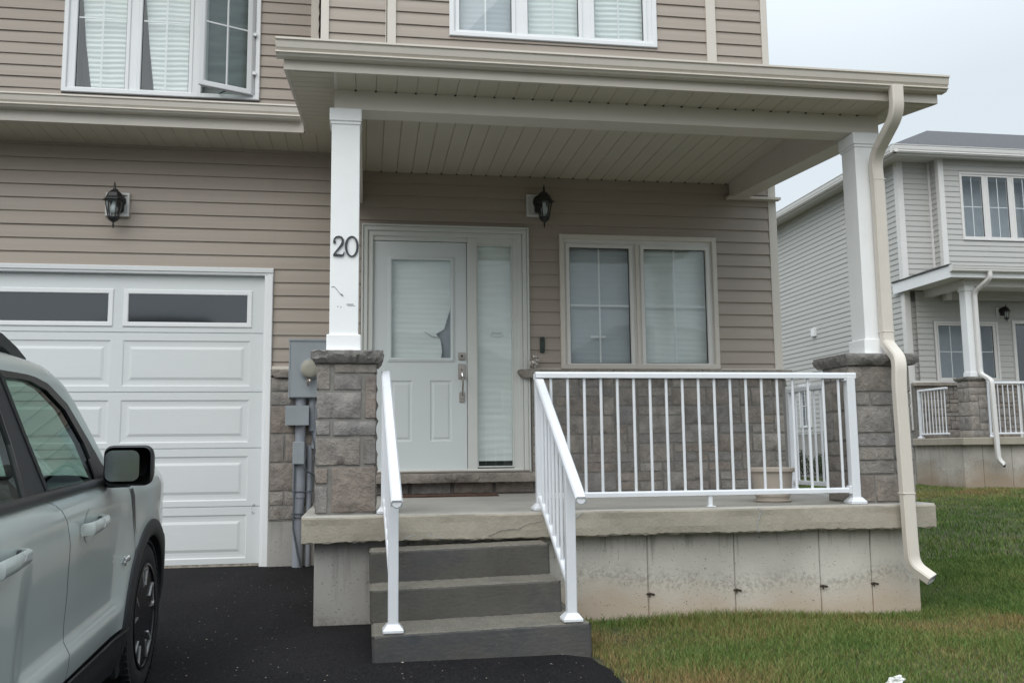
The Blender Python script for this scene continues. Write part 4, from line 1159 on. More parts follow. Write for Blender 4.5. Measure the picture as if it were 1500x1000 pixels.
# ---- porch floor and its foundation
mb = MB()
g = random.Random(9)
def slab_mesh():
    mb = MB(); x0, x1, y0, y1, z0, z1 = -.366, 3.632, 5.50, 7.96, .397, .550
    xs = np.linspace(x0, x1, 160); vs = []
    prof = [(y0 + .12, z0 + .005), (y0 + .008, z0), (y0, z0 + .008), (y0 - .001, z0 + .05), (y0 + .001, z0 + .10), (y0, z1 - .016), (y0 + .005, z1 - .006), (y0 + .014, z1), (y1, z1)]
    for i, x in enumerate(xs):
        for k, (y, z) in enumerate(prof):
            j = .0035 * math.sin(x * 7 + k) + g.uniform(-.0018, .0018)
            vs.append((x, y + (j if 0 < k < 7 else 0), z + (g.uniform(-.006, .004) if k in (1, 2) else 0) + (.002 * math.sin(x * 5) if k < 7 else 0)))
    n = len(prof)
    for i in range(len(xs) - 1):
        for k in range(n - 1):
            mb.cm = 1 if k >= 6 else 0
            mb.quad(vs[i * n + k], vs[(i + 1) * n + k], vs[(i + 1) * n + k + 1], vs[i * n + k + 1])
    mb.cm = 0
    mb.bevbox(x0 - .002, x0 + .02, y0 + .004, y1, z0, z1 - .001, .006); mb.bevbox(x1 - .02, x1 + .002, y0 + .004, y1, z0, z1 - .001, .006)
    mb.box(x0 + .02, x1 - .02, y0 + .10, y1, z0 + .004, z0 + .008)
    return mb
ps = slab_mesh().build('porch_slab', [M['slab'], M['slabtop']], H, smooth=50)
def crack(pts, y=5.4975, r=.0016, seed=0):
    g = random.Random(seed); out = []
    for i in range(len(pts) - 1):
        a, b = pts[i], pts[i + 1]
        for k in range(6):
            t = k / 6; out.append((a[0] + (b[0] - a[0]) * t + g.uniform(-.003, .003), y + .001, a[1] + (b[1] - a[1]) * t + g.uniform(-.003, .003)))
    out.append((pts[-1][0], y, pts[-1][1])); mb = MB(); mb.tube(out, r, 5); return mb
for i, p in enumerate(([(.72, .415), (.80, .447), (.90, .450), (.96, .478), (1.05, .492)], [(2.425, .545), (2.44, .52), (2.41, .45), (2.42, .40)], [(1.30, .545), (1.24, .50), (1.25, .45), (1.17, .405)], [(.22, .41), (.28, .432), (.33, .412), (.38, .430), (.45, .405)])):
    crack(p, seed=i, y=5.4965 if i != 1 else 5.4965).build('crack', M['room_mid'] if i else M['mortar'], ps)
mb = MB()
sx = [-.30, 1.728, 2.294, 2.868, 3.221, 3.556]
for a, b in zip([.25] + sx[1:-1], sx[1:]): mb.bevbox(a + .0025, b - .0025, 5.60, 5.66, -.45, .40, .005)
mb.box(-.296, 3.552, 5.612, 7.95, -.45, .398)
mb.build('porch_foundation', M['found'], H)
mb = MB(); mb.bevbox(-.2975, .2475, 5.60, 5.66, -.45, .40, .008); mb.build('porch_foundation', M['found_side'], H)
mb = MB()   # rusted form ties
for x, z in ((1.735, .03), (2.300, .035), (2.880, .04), (3.23, .045)):
    mb.tube([(x - .02, 5.597, z), (x, 5.592, z + .004), (x + .03, 5.596, z - .004)], .006, 6); mb.tube([(x, 5.597, z + .01), (x, 5.594, z - .02)], .004, 5)
mb.build('form_tie', M['rust'], H)

# ------------------------------------------------------------------ steps (a separate precast unit, sunk a little to the left)
ST = empty('concrete_steps', (.03, 5.0, -.13), 0, 'three grey precast concrete steps leading up to the porch', 'steps')
ST.rotation_euler.y = R(-1.2)
def step(x0, x1, y0, y1, z0, z1, seed):
    mb = MB(); g = random.Random(seed)
    ox, oy, oz = .03, 5.0, -.13
    x0 -= ox; x1 -= ox; y0 -= oy; y1 -= oy; z0 -= oz; z1 -= oz
    b = .012; n = 60; xs = [x0] + [x0 + b] + [x0 + b + (x1 - x0 - 2 * b) * i / n for i in range(1, n)] + [x1 - b, x1]
    prof = [(y0, z0), (y0, z0 + (z1 - z0) * .5), (y0, z1 - b), (y0 + b * .3, z1 - b * .3), (y0 + b, z1), (y0 + (y1 - y0) * .5, z1), (y1, z1)]
    V = []
    for i, x in enumerate(xs):
        e = b if i in (0, len(xs) - 1) else 0
        for k, (y, z) in enumerate(prof):
            j = g.uniform(-.0015, .0015)
            V.append((x, y + (e if k < 3 else 0) + j, z - (e if k > 3 else 0) * 1 + j))
    m = len(prof)
    for i in range(len(xs) - 1):
        for k in range(m - 1):
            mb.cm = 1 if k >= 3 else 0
            mb.quad(V[i * m + k], V[(i + 1) * m + k], V[(i + 1) * m + k + 1], V[i * m + k + 1])
    mb.cm = 0
    mb.quad((x0, y0 + b, z0), (x0, y1, z0), (x0, y1, z1 - b), (x0, y0 + b, z1 - b)); mb.quad((x1, y0 + b, z0), (x1, y1, z0), (x1, y1, z1 - b), (x1, y0 + b, z1 - b))
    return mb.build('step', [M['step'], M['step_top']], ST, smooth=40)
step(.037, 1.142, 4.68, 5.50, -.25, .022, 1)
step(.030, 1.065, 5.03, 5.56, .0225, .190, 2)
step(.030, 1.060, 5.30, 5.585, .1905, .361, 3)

# ------------------------------------------------------------------ railings
def post_part(parent, x, y, z0, z1, w=.0255, base=True):
    mb = MB(); mb.bevbox(x - w, x + w, y - w, y + w, z0 + .004, z1, .004); p = mb.build('post', M['rail'], parent)
    if base:
        mb = MB(); a, b = w + .026, w + .004
        mb.bevbox(x - a, x + a, y - a, y + a, z0, z0 + .014, .004)
        mb.mesh([(x - a, y - a, z0 + .014), (x + a, y - a, z0 + .014), (x + a, y + a, z0 + .014), (x - a, y + a, z0 + .014), (x - b, y - b, z0 + .042), (x + b, y - b, z0 + .042), (x + b, y + b, z0 + .042), (x - b, y + b, z0 + .042)],
                [(0, 1, 5, 4), (1, 2, 6, 5), (2, 3, 7, 6), (3, 0, 4, 7), (4, 5, 6, 7)])
        mb.build('base_plate', M['rail'], p)
def rail_bar(parent, name, a, b, w, h):
    """rounded rectangular bar from a to b"""
    a, b = Vector(a), Vector(b); d = (b - a).normalized(); s = d.cross(Vector((0, 0, 1))).normalized(); u = s.cross(d)
    prof = [(-w, -h), (w, -h), (w, h * .4), (w * .72, h), (-w * .72, h), (-w, h * .4)]
    mb = MB(); mb.mesh([a + s * p + u * q for p, q in prof] + [b + s * p + u * q for p, q in prof], [(i, (i + 1) % 6, 6 + (i + 1) % 6, 6 + i) for i in range(6)] + [tuple(range(6)), tuple(range(6, 12))])
    return mb.build(name, M['rail'], parent)
def baluster(parent, a, b, r=.0095):
    mb = MB(); mb.tube([a, b], r, 8); return mb.build('baluster', M['rail'], parent, smooth=60)

def stair_rail(x0, x1, zb, label):
    """sloping handrail: lower post on the bottom step, upper post on the porch floor"""
    yl, yu = 4.735, 5.622
    o = root('stair_railing', (x1, yl, zb), label, 'railing')
    zt = lambda y: 1.372 - (5.622 - y) * .597
    xx = lambda y: x0 + (x1 - x0) * (5.622 - y) / (5.622 - 4.735)
    post_part(o, x0, yu, .551, 1.37); post_part(o, x1, yl, zb, zt(yl) - .015)
    rail_bar(o, 'top_rail', (xx(5.66), 5.66, zt(5.66) if x0 < .5 else zt(5.64)), (xx(4.45), 4.45, zt(4.45)), .028, .0175)
    rail_bar(o, 'bottom_rail', (xx(yu), yu, zt(yu) - .735), (xx(yl), yl, zt(yl) - .735 + .10), .017, .013)
    mb = MB(); mb.lathe([(.02, -.004), (.024, 0)], (xx(4.45), 4.452, zt(4.45)), 16, 'y'); mb.build('end_cap', M['rail'], o)
    zb2 = lambda y: (zt(yu) - .735) + (yu - y) / (yu - yl) * ((zt(yl) - .635) - (zt(yu) - .735))
    for k in range(7):
        y = yu - (yu - yl) * (k + 1) / 8
        baluster(o, (xx(y), y, zb2(y)), (xx(y), y, zt(y)))
    return o
stair_rail(.115, .138, .026, 'white aluminium stair handrail on the left side of the steps, next to the stone pillar')
stair_rail(1.062, 1.048, .046, 'white aluminium stair handrail on the right side of the steps, meeting the porch railing')

pr = root('porch_railing', (2.1, 5.6, .55), 'long white porch railing with vertical balusters between the steps and the right pillar', 'railing')
post_part(pr, 3.135, 5.60, .551, 1.375, .0285)
rail_bar(pr, 'top_rail', (1.035, 5.60, 1.382), (3.172, 5.60, 1.382), .027, .0185)
rail_bar(pr, 'bottom_rail', (1.08, 5.60, .640), (3.107, 5.60, .640), .018, .016)
for k in range(19): baluster(pr, (1.134 + .1068 * k, 5.60, .65), (1.134 + .1068 * k, 5.60, 1.37))
mb = MB(); mb.box(2.135, 2.160, 5.59, 5.61, .553, .626); mb.bevbox(2.125, 2.180, 5.585, 5.615, .551, .558, .002); mb.build('support_foot', M['rail'], pr)
mb = MB(); mb.bevbox(3.088, 3.108, 5.575, 5.625, .615, .668, .004); mb.bevbox(3.088, 3.108, 5.575, 5.625, 1.345, 1.40, .004); mb.build('bracket', M['rail'], pr)

rr = root('porch_railing', (3.45, 6.6, .55), 'short white railing closing the right end of the porch behind the pillar', 'railing')
post_part(rr, 3.452, 7.12, .551, 1.40, .0255)
rail_bar(rr, 'top_rail', (3.452, 7.14, 1.382), (3.452, 6.0, 1.382), .027, .0185)
rail_bar(rr, 'bottom_rail', (3.452, 7.11, .640), (3.452, 6.0, .640), .018, .016)
for k in range(10): baluster(rr, (3.452, 7.02 - .103 * k, .65), (3.452, 7.02 - .103 * k, 1.37))

# ------------------------------------------------------------------ things on the porch and wall
mb = MB(); ox, oy = 2.745, 5.985
pt = empty('plant_pot', (ox, oy, .551), 0, 'empty tan plastic plant pot behind the railing on the porch floor', 'plant pot')
mb.lathe([(.10, 0), (.108, .004), (.135, .200), (.150, .202), (.156, .208), (.156, .228), (.150, .232), (.143, .230), (.138, .212), (.12, .04), (.02, .038)], (0, 0, 0), 40)
mb.build('pot_body', M['pot'], pt, smooth=40)
mb = MB(); mb.lathe([(.118, -.000), (.126, .012), (.120, .016), (.10, .004)], (0, 0, .001), 40); mb.build('saucer', M['pot'], pt, smooth=40)
dm = MB(); g = random.Random(4)
xs = np.linspace(.14, 1.075, 40); ys = np.linspace(7.50, 7.86, 14)
V = [(x, y + .006 * math.sin(x * 9), .560 + g.uniform(-.002, .002) + (.004 if i in (0, 39) else 0)) for y in ys for i, x in enumerate(xs)]
dm.mesh(V, [(j * 40 + i, j * 40 + i + 1, (j + 1) * 40 + i + 1, (j + 1) * 40 + i) for j in range(13) for i in range(39)])
dm.box(.142, 1.073, 7.505, 7.855, .551, .5575)
tag(dm.build('door_mat', M['mat']), 'worn brown coir door mat on the porch floor in front of the door', 'door mat')

def lantern(loc, side, label):
    """black carriage lantern on a beige mounting block; side shifts the block relative to the lamp"""
    o = empty('wall_lantern', loc, 0, label, 'wall lamp', 'black carriage lanterns on the house wall')
    mb = MB(); ring(mb, side - .096, side + .096, -.135, .070, .022, -.030, 0); mb.box(side - .075, side + .075, -.014, 0, -.114, .049); mb.build('mounting_block', M['trim_nb'], o)
    mb = MB(); mb.lathe([(.055, -.045), (.058, -.030), (.058, -.014)], (side * .3, 0, 0), 24, 'y'); mb.bevbox(side * .3 - .048, side * .3 + .048, -.05, -.014, -.09, .02, .012)
    mb.tube([(side * .3, -.03, .02), (side * .3, -.06, .045), (0, -.10, .055), (0, -.125, .045), (0, -.135, .02)], [.02, .022, .02, .016, .014], 10)
    mb.build('wall_arm', M['black'], o, smooth=40)
    c = (0, -.135, 0)
    mb = MB(); mb.lathe([(.0, .118), (.004, .112), (.006, .095), (.010, .088), (.006, .080), (.009, .070), (.012, .052)], c, 10); mb.build('finial', M['black'], o, smooth=60)
    mb = MB(); mb.lathe([(.006, .060), (.028, .050), (.048, .030), (.058, .006), (.062, -.002), (.080, -.016), (.080, -.024), (.060, -.026)], c, 6); mb.build('lamp_cap', M['black'], o)
    mb = MB(); mb.lathe([(.060, -.026), (.036, -.150)], c, 6); mb.build('lamp_glass', M['glass_lamp'], o)
    mb = MB(); mb.lathe([(.012, -.03), (.014, -.05), (.026, -.075), (.027, -.095), (.018, -.118), (.006, -.124)], c, 14); mb.build('bulb', M['white'], o, smooth=60)
    mb = MB()
    for k in range(6):
        t = R(60 * k); mb.tube([(.061 * math.cos(t), -.135 + .061 * math.sin(t), -.024), (.037 * math.cos(t), -.135 + .037 * math.sin(t), -.152)], .0045, 6)
    mb.lathe([(.041, -.146), (.043, -.152), (.036, -.166), (.022, -.180), (.008, -.186), (.006, -.196), (.009, -.204), (.005, -.214), (.004, -.228), (.001, -.232)], c, 12)
    mb.build('lamp_cage', M['black'], o, smooth=40)
    for ch in o.children:
        if ch.name.split('.')[0] not in ('mounting_block',): ch.scale = (1.14, 1.0, 1.14)
    return o
lantern((-2.088, 7.985, 3.045), -.002, 'black wall lantern on the siding above the garage door')
lantern((1.555, 7.985, 3.150), -.045, 'black wall lantern between the front door and the window, under the porch ceiling')

# electric meter and its pipes
E_ = root('electric_meter', (-.5, 7.93, 0), 'grey electric meter cabinet with round glass meter and conduit beside the garage', 'electric meter')
mb = MB(); mb.bevbox(-.640, -.290, 7.82, 7.975, 1.375, 1.862, .006); mb.box(-.648, -.282, 7.812, 7.835, 1.850, 1.868); mb.box(-.645, -.635, 7.815, 7.97, 1.375, 1.865); mb.build('cabinet', M['grey_box'], E_)
mb = MB(); mb.lathe([(.082, 0), (.086, -.012), (.086, -.030), (.080, -.034)], (-.468, 7.82, 1.612), 32, 'y'); mt = mb.build('meter_ring', M['grey_box'], E_, smooth=40)
mb = MB(); mb.lathe([(.076, -.05), (.075, -.078), (.066, -.088), (.03, -.091)], (-.468, 7.84, 1.612), 32, 'y'); mb.build('meter_dial', M['cream'], mt, smooth=50)
mb = MB(); mb.tube([(-.49, 7.775, 1.53), (-.485, 7.765, 1.50), (-.478, 7.775, 1.47)], .010, 8); mb.tube([(-.47, 7.775, 1.52), (-.46, 7.765, 1.505)], .014, 8); mb.build('seal_tag', M['nickel'], mt)
mb = MB(); mb.tube([(-.548, 7.90, 1.38), (-.548, 7.90, .98)], .043, 16); mb.tube([(-.552, 7.90, .99), (-.552, 7.90, .55)], .052, 16); mb.tube([(-.552, 7.90, .56), (-.556, 7.90, -.08)], .045, 16)
mb.build('conduit', M['grey_pipe'], E_, smooth=40)
mb = MB(); mb.bevbox(-.660, -.478, 7.80, 7.95, 1.150, 1.305, .005); mb.box(-.664, -.474, 7.793, 7.802, 1.146, 1.309); mb.build('junction_box', M['grey_box'], E_)
mb = MB(); mb.bevbox(-.600, -.505, 7.79, 7.86, .825, 1.010, .005); mb.build('splice_box', M['grey_box'], E_)
mb = MB()
mb.tube([(-.455, 7.91, 1.38), (-.455, 7.91, 1.10)], .028, 12); mb.build('side_pipe', M['grey_pipe'], E_, smooth=40)
mb = MB(); mb.tube([(-.435, 7.92, 1.36), (-.430, 7.92, 1.02), (-.44, 7.91, .95)], .022, 12); mb.build('side_pipe', M['grey_pipe'], E_, smooth=40)
mb = MB()
mb.tube([(-.470, 7.92, .98), (-.475, 7.92, -.08)], .022, 12); mb.build('side_pipe', M['grey_pipe'], E_, smooth=40)
mb = MB()
mb.tube([(-.52, 7.80, .83), (-.50, 7.80, .78), (-.44, 7.86, .74), (-.40, 7.9, .72)], .007, 8); mb.tube([(-.585, 7.84, .83), (-.588, 7.84, .3), (-.55, 7.84, .1), (-.51, 7.86, -.07)], .008, 8)
mb.tube([(-.455, 7.88, 1.10), (-.43, 7.87, .98), (-.43, 7.87, .80), (-.45, 7.88, .55)], .005, 8)
for z in (.60, .42, .39): mb.tube([(-.61, 7.86, z), (-.55, 7.842, z), (-.50, 7.86, z), (-.44, 7.9, z)], .005, 6)
mb.build('cable', M['room'], E_, smooth=60)
mb = MB(); mb.lathe([(.055, 0), (.075, -.01), (.09, -.02)], (-.55, 7.90, -.02), 16); mb.build('pipe_collar', M['litter'], E_)

dbell = empty('door_bell', (1.543, 7.986, 1.85), 0, 'slim dark green doorbell button on the siding right of the front door', 'doorbell')
mb = MB(); mb.bevbox(-.021, .021, -.030, 0, -.071, .071, .008); mb.build('case', M['brick_dk'], dbell)
mb = MB(); mb.lathe([(.010, -.034), (.012, -.029)], (0, 0, .040), 16, 'y'); mb.lathe([(.010, -.036), (.013, -.029)], (0, 0, -.035), 16, 'y'); mb.build('button', M['black'], dbell)
# crumpled foil/plastic on the stone ledge beside the door casing
def crumple(name, loc, s, m, label, cat, seed, sc=(1, 1, 1)):
    g = random.Random(seed); mb = MB(); n, k = 14, 10; vs = []
    for j in range(k + 1):
        for i in range(n):
            t, p = 2 * math.pi * i / n, math.pi * j / k; r = s * g.uniform(.6, 1.15)
            vs.append((r * math.sin(p) * math.cos(t) * sc[0], r * math.sin(p) * math.sin(t) * sc[1], r * math.cos(p) * sc[2]))
    mb.mesh(vs, [(j * n + i, j * n + (i + 1) % n, (j + 1) * n + (i + 1) % n, (j + 1) * n + i) for j in range(k) for i in range(n)])
    o = mb.build(name, m); o.location = loc; tag(o, label, cat); return o
crumple('key_lock_box', (1.450, 7.90, 1.695), .042, M['nickel'], 'small crumpled silver object on the stone ledge beside the door casing', 'lock box', 2, (1, .8, 1.5))
d = crumple('crumpled_paper', (2.262, 3.80, -.098), .032, M['paper'], 'scrap of white crumpled paper lying in the grass near the driveway', 'paper scrap', 6, (2.2, .8, .8))
d.rotation_euler = (0, R(-8), R(25))
#PART3

# ------------------------------------------------------------------ the grey house next door
N = root('neighbouring_house', (13, 17.2, .15), 'light grey-sided two-storey house with white trim beyond the lawn, right of the porch', 'house')
NX = 11.03
def leftn(u, out, z, p): return (p - out, u, z)
mb = MB()
siding(mb, [(17.3, 27, 1.25, 6.93)], NX, .05, to=leftn)
mb.build('side_wall_siding', M['siding_nb'], N)
mb = MB()
siding(mb, [(NX, 11.82, 3.9, 6.93), (NX, 11.56, 2.24, 4.15)], 17.3, .03)
siding(mb, [(11.78, 12.25, 3.9, 6.93), (12.25, 15.2, 3.9, 5.16), (12.25, 15.2, 6.62, 6.93), (15.2, 22, 3.9, 6.93)], 17.0, .03)
siding(mb, [(11.56, 13.04, 3.49, 4.1), (11.2, 11.56, 2.24, 4.1), (13.04, 13.36, 2.24, 4.1), (13.36, 14.9, 3.52, 4.1), (14.9, 22, 2.24, 4.1)], 17.2, .03)
siding(mb, [(17.0, 17.3, 3.9, 6.93)], 11.78, .03, to=leftn)
mb.build('front_wall_siding', M['siding_nb'], N)
mb = MB()
mb.box(NX + .02, 11.3, 17.33, 26.9, .0, 6.93); mb.box(21.9, 22, 17.33, 26.9, 0, 6.93); mb.box(NX + .02, 22, 26.85, 27, 0, 6.93)
mb.build('wall_core', M['siding_nb'], N)
mb = MB()
mb.box(NX - .02, NX + .11, 17.27, 17.33, 1.25, 6.93); mb.box(NX - .022, NX, 17.30, 17.40, 1.25, 6.93)
mb.box(11.76, 11.88, 16.97, 17.03, 3.9, 6.93); mb.box(11.758, 11.778, 17.0, 17.08, 3.9, 6.93); mb.box(11.72, 11.77, 17.27, 17.3, 3.9, 6.93); mb.box(NX, 22, 17.17, 17.2, 2.20, 2.25)
mb.build('corner_trim', M['trim_nb'], N)
mb = MB()
mb.extrude(gutter_prof(16.72, 6.88, 7.045), 10.54, 22.4, 'x')
mb.extrude([(u - 16.72 + 10.66, w) for u, w in gutter_prof(16.72, 6.88, 7.045)], 16.62, 27.3, 'y')
mb.build('roof_gutter', M['trim_nb'], N)
mb = MB(); mb.box(10.64, 22.4, 16.72, 17.3, 6.90, 6.93); mb.box(10.64, NX, 17.3, 27.3, 6.90, 6.93); mb.box(10.655, 22.4, 16.715, 16.735, 6.85, 7.04); mb.box(10.655, 10.675, 16.735, 27.3, 6.85, 7.04)
mb.build('roof_soffit', M['trim_nb'], N)
mb = MB(); e = 7.04
mb.mesh([(10.56, 16.62, e), (22.4, 16.62, e), (22.4, 27.3, e), (10.56, 27.3, e), (14.86, 21.8, 9.36), (19, 21.8, 9.36)], [(0, 1, 5, 4), (1, 2, 5), (2, 3, 4, 5), (3, 0, 4), (0, 3, 2, 1)])
mb.build('roof', M['roof'], N)
# windows
def nbg(x0, x1, z0, z1): return (x0, x1, z0, z1)
q = [(12.30, 12.76, 5.245, 6.54), (12.90, 13.36, 5.245, 6.54), (13.50, 13.96, 5.245, 6.54)]
window(N, 12.24, 14.03, 5.17, 6.62, 17.0, q, None, room='room_mid', trim='trim_nb', vin='trim_nb', tw=.04, label='upper three-light window')
mb = MB(); siding(mb, [(14.03, 15.2, 5.16, 6.62)], 17.0, .03); mb.build('front_wall_siding', M['siding_nb'], N)
q = [(11.67, 12.23, 2.31, 3.40), (12.37, 12.92, 2.31, 3.40)]
window(N, 11.58, 13.03, 2.235, 3.485, 17.2, q, None, room='room_mid', trim='trim_nb', vin='trim_nb', label='ground-floor window')
mb = MB(); ring(mb, 13.36, 14.9, 1.0, 3.52, .07, 17.16, 17.25); nd = mb.build('entry_frame', M['trim_nb'], N)
mb = MB(); mb.box(13.46, 13.82, 17.21, 17.214, 1.2, 3.42); mb.build('sidelight', M['glass_dark'], nd)
mb = MB(); mb.box(13.43, 14.83, 17.26, 17.3, 1.1, 3.46); mb.build('front_door', M['blind_grey'], nd)
mb = MB(); mb.box(13.85, 13.9, 17.19, 17.25, 1.1, 3.46); mb.build('mullion', M['trim_nb'], nd)
# side wall window and dryer vent
mb = MB()
for (a, b, c, d) in ((21.55, 22.15, 1.42, 2.52),):
    mb.box(NX - .04, NX + .02, a, b, c, c + .06); mb.box(NX - .04, NX + .02, a, b, d - .06, d); mb.box(NX - .04, NX + .02, a, a + .06, c + .06, d - .06); mb.box(NX - .04, NX + .02, b - .06, b, c + .06, d - .06)
    sw_ = mb.build('side_window', M['white'], N)
    mb = MB(); mb.box(NX - .017, NX - .013, a + .06, b - .06, c + .06, d - .06); mb.build('pane', M['glass_dark'], sw_)
    mb = MB(); mb.box(NX - .012, NX - .010, a + .06, b - .06, c + .06, d - .06); mb.build('blind', M['blind_grey'], sw_)
    mb = MB(); mb.box(NX - .03, NX - .018, 21.84, 21.86, c + .06, d - .06); mb.box(NX - .03, NX - .018, a + .06, b - .06, 1.96, 1.98); mb.build('muntin', M['white'], sw_)
mb = MB(); mb.bevbox(NX - .08, NX, 21.1, 21.28, 3.66, 3.86, .01); mb.build('vent_box', M['white'], N)
# base walls, porch
mb = MB(); mb.box(NX - .0, 11.3, 17.34, 26.9, -.2, 1.235); mb.build('house_foundation', M['found_side'], N)
NF = concrete_mat('cast_concrete_grey', (.46, .435, .39), (.13, .12, .11), (.31, .24, .175), .12, .85)
mb = MB()
seams = [11.05, 11.45, 12.05, 12.55, 13.3, 14.2, 15.2, 17.5]
for a, b in zip(seams[:-1], seams[1:]): mb.bevbox(a + .003, b - .003, 15.76, 15.82, -.1, .935, .006)
for a, b in ((15.82, 16.3), (16.3, 16.8), (16.8, 17.3)): mb.bevbox(11.05, 11.1, a + .003, b - .003, -.1, .935, .006)
mb.box(11.06, 17.45, 15.78, 17.3, -.1, .93)
mb.build('porch_foundation', NF, N)
mb = MB(); mb.bevbox(10.97, 17.6, 15.62, 17.28, .932, 1.075, .012); mb.build('porch_slab', M['slab'], N)
mb = MB(); stone_face(mb, ashlar(11.06, 13.36, 1.08, 2.14, 51), 17.17, depth=.03, seed=61); mb.build('stone_veneer', M['stone'], N, smooth=50)
mb = MB(); mb.box(11.05, 17.4, 17.17, 17.25, 1.075, 2.14); mb.box(NX + .005, 11.1, 17.25, 17.35, 1.0, 2.2); mb.build('mortar', M['mortar'], N)
mb = MB(); mb.box(11.0, 13.36, 17.08, 17.19, 2.14, 2.21); mb.build('stone_ledge', M['stone_sill'], N, bevel=.01)
# pillar
a0, a1, b0, b1 = 11.28, 11.65, 15.79, 16.16
mb = MB()
stone_face(mb, ashlar(a0, a1, 1.08, 2.15, 71, cu=.17, cz=.13), b0 + .03, depth=.03, seed=72)
stone_face(mb, ashlar(b0, b1, 1.08, 2.15, 73, cu=.17, cz=.13), a0 + .03, to=leftw, depth=.03, seed=74)
stone_face(mb, ashlar(b0, b1, 1.08, 2.15, 75, cu=.17, cz=.13), a1 - .03, to=lambda u, o, z, p: (p + o, u, z), depth=.03, seed=76)
np_ = mb.build('pillar', M['stone'], N, smooth=50)
mb = MB(); mb.box(a0 + .017, a1 - .017, b0 + .017, b1 - .017, 1.076, 2.15); mb.build('mortar', M['mortar'], np_)
mb = MB(); rough_cap(mb, a0 - .04, a1 + .04, b0 - .04, b1 + .04, 2.15, 2.225, 5); mb.build('cap_stone', M['stone_cap'], np_, smooth=40)
mb = MB(); mb.bevbox(11.40, 11.585, 15.88, 16.065, 2.26, 3.93, .004); mb.build('post', M['white'], np_)
mb = MB(); mb.bevbox(11.385, 11.60, 15.865, 16.08, 2.225, 2.32, .005); mb.build('post_base', M['white'], np_)
mb = MB(); mb.bevbox(11.385, 11.60, 15.865, 16.08, 3.89, 3.985, .005); mb.build('post_head', M['white'], np_)
# porch eaves
mb = MB(); mb.box(11.40, 17.6, 15.89, 16.06, 3.985, 4.115); mb.box(11.40, 11.575, 16.062, 17.2, 3.985, 4.3); mb.build('porch_beam', M['trim_nb'], N)
mb = MB(); mb.extrude(gutter_prof(15.60, 4.20, 4.325), 10.90, 17.8, 'x'); mb.build('porch_gutter', M['trim_nb'], N)
mb = MB(); mb.box(10.93, 17.7, 15.602, 15.62, 4.10, 4.33)
mb.mesh([(x, y, z) for x in (10.93, 10.948) for y, z in ((15.62, 4.10), (15.62, 4.33), (17.55, 4.33), (17.55, 4.10))], [(0, 1, 2, 3), (4, 5, 6, 7), (0, 3, 7, 4), (1, 2, 6, 5), (2, 3, 7, 6)])
mb.build('porch_fascia', M['white'], N)
mb = MB(); mb.mesh([(10.95, 15.62, 4.125), (11.40, 15.62, 4.125), (11.40, 17.3, 4.125), (10.95, 17.3, 4.125)], [(0, 1, 2, 3)]); mb.box(11.40, 17.6, 15.62, 15.89, 4.115, 4.125); mb.box(11.575, 17.6, 16.06, 17.2, 4.10, 4.11); mb.build('porch_soffit', M['trim_nb'], N)
mb = MB()
mb.quad((10.90, 15.60, 4.345), (17.8, 15.60, 4.345), (17.8, 17.0, 4.56), (11.5, 17.0, 4.56)); mb.quad((10.90, 15.60, 4.345), (11.5, 17.0, 4.56), (11.76, 17.3, 4.56), (10.90, 17.56, 4.345))
mb.box(10.90, 17.8, 15.60, 15.62, 4.335, 4.352); mb.box(10.90, 10.95, 15.62, 17.56, 4.335, 4.352)
mb.build('porch_roof', M['roof'], N)
downspout(N, [(11.70, 15.54, 4.22), (11.70, 15.54, 4.08), (11.56, 15.83, 3.86), (11.57, 15.84, 3.7), (11.57, 15.84, 2.36), (11.58, 15.83, 2.28), (11.60, 15.58, 2.14), (11.60, 15.57, 2.0), (11.62, 15.57, .80), (11.63, 15.57, .66), (11.70, 15.53, .56)], .042, .033, 'trim_nb', 'white downspout on the pillar')

mb = MB(); mb.box(11.70, 11.703, 15.495, 15.56, .52, .60); mb.build('outlet_opening', M['dark'], N)  # dark plate painted in for the shade inside the pipe end
nr = root('porch_railing', (11.06, 16.6, 1.08), 'short white railing on the left side of the grey house porch, receding to its wall', 'railing')
post_part(nr, 11.07, 17.08, 1.076, 2.03)
rail_bar(nr, 'top_rail', (11.07, 17.10, 2.035), (11.07, 16.17, 2.035), .027, .018); rail_bar(nr, 'bottom_rail', (11.07, 17.06, 1.16), (11.07, 16.17, 1.16), .018, .015)
for k in range(8): baluster(nr, (11.07, 16.98 - .105 * k, 1.17), (11.07, 16.98 - .105 * k, 2.03), .011)
nr = root('porch_railing', (13, 15.86, 1.08), 'long white railing along the front of the grey house porch, right of its pillar', 'railing')
post_part(nr, 11.71, 15.86, 1.076, 2.11)
rail_bar(nr, 'top_rail', (11.69, 15.86, 2.115), (16.4, 15.86, 2.115), .027, .018); rail_bar(nr, 'bottom_rail', (11.73, 15.86, 1.15), (16.4, 15.86, 1.15), .018, .015)
for k in range(42): baluster(nr, (11.82 + .108 * k, 15.86, 1.16), (11.82 + .108 * k, 15.86, 2.11), .011)
ln = lantern((13.16, 17.19, 3.72), -.05, 'black wall lantern on the grey house beside its entry, far right')

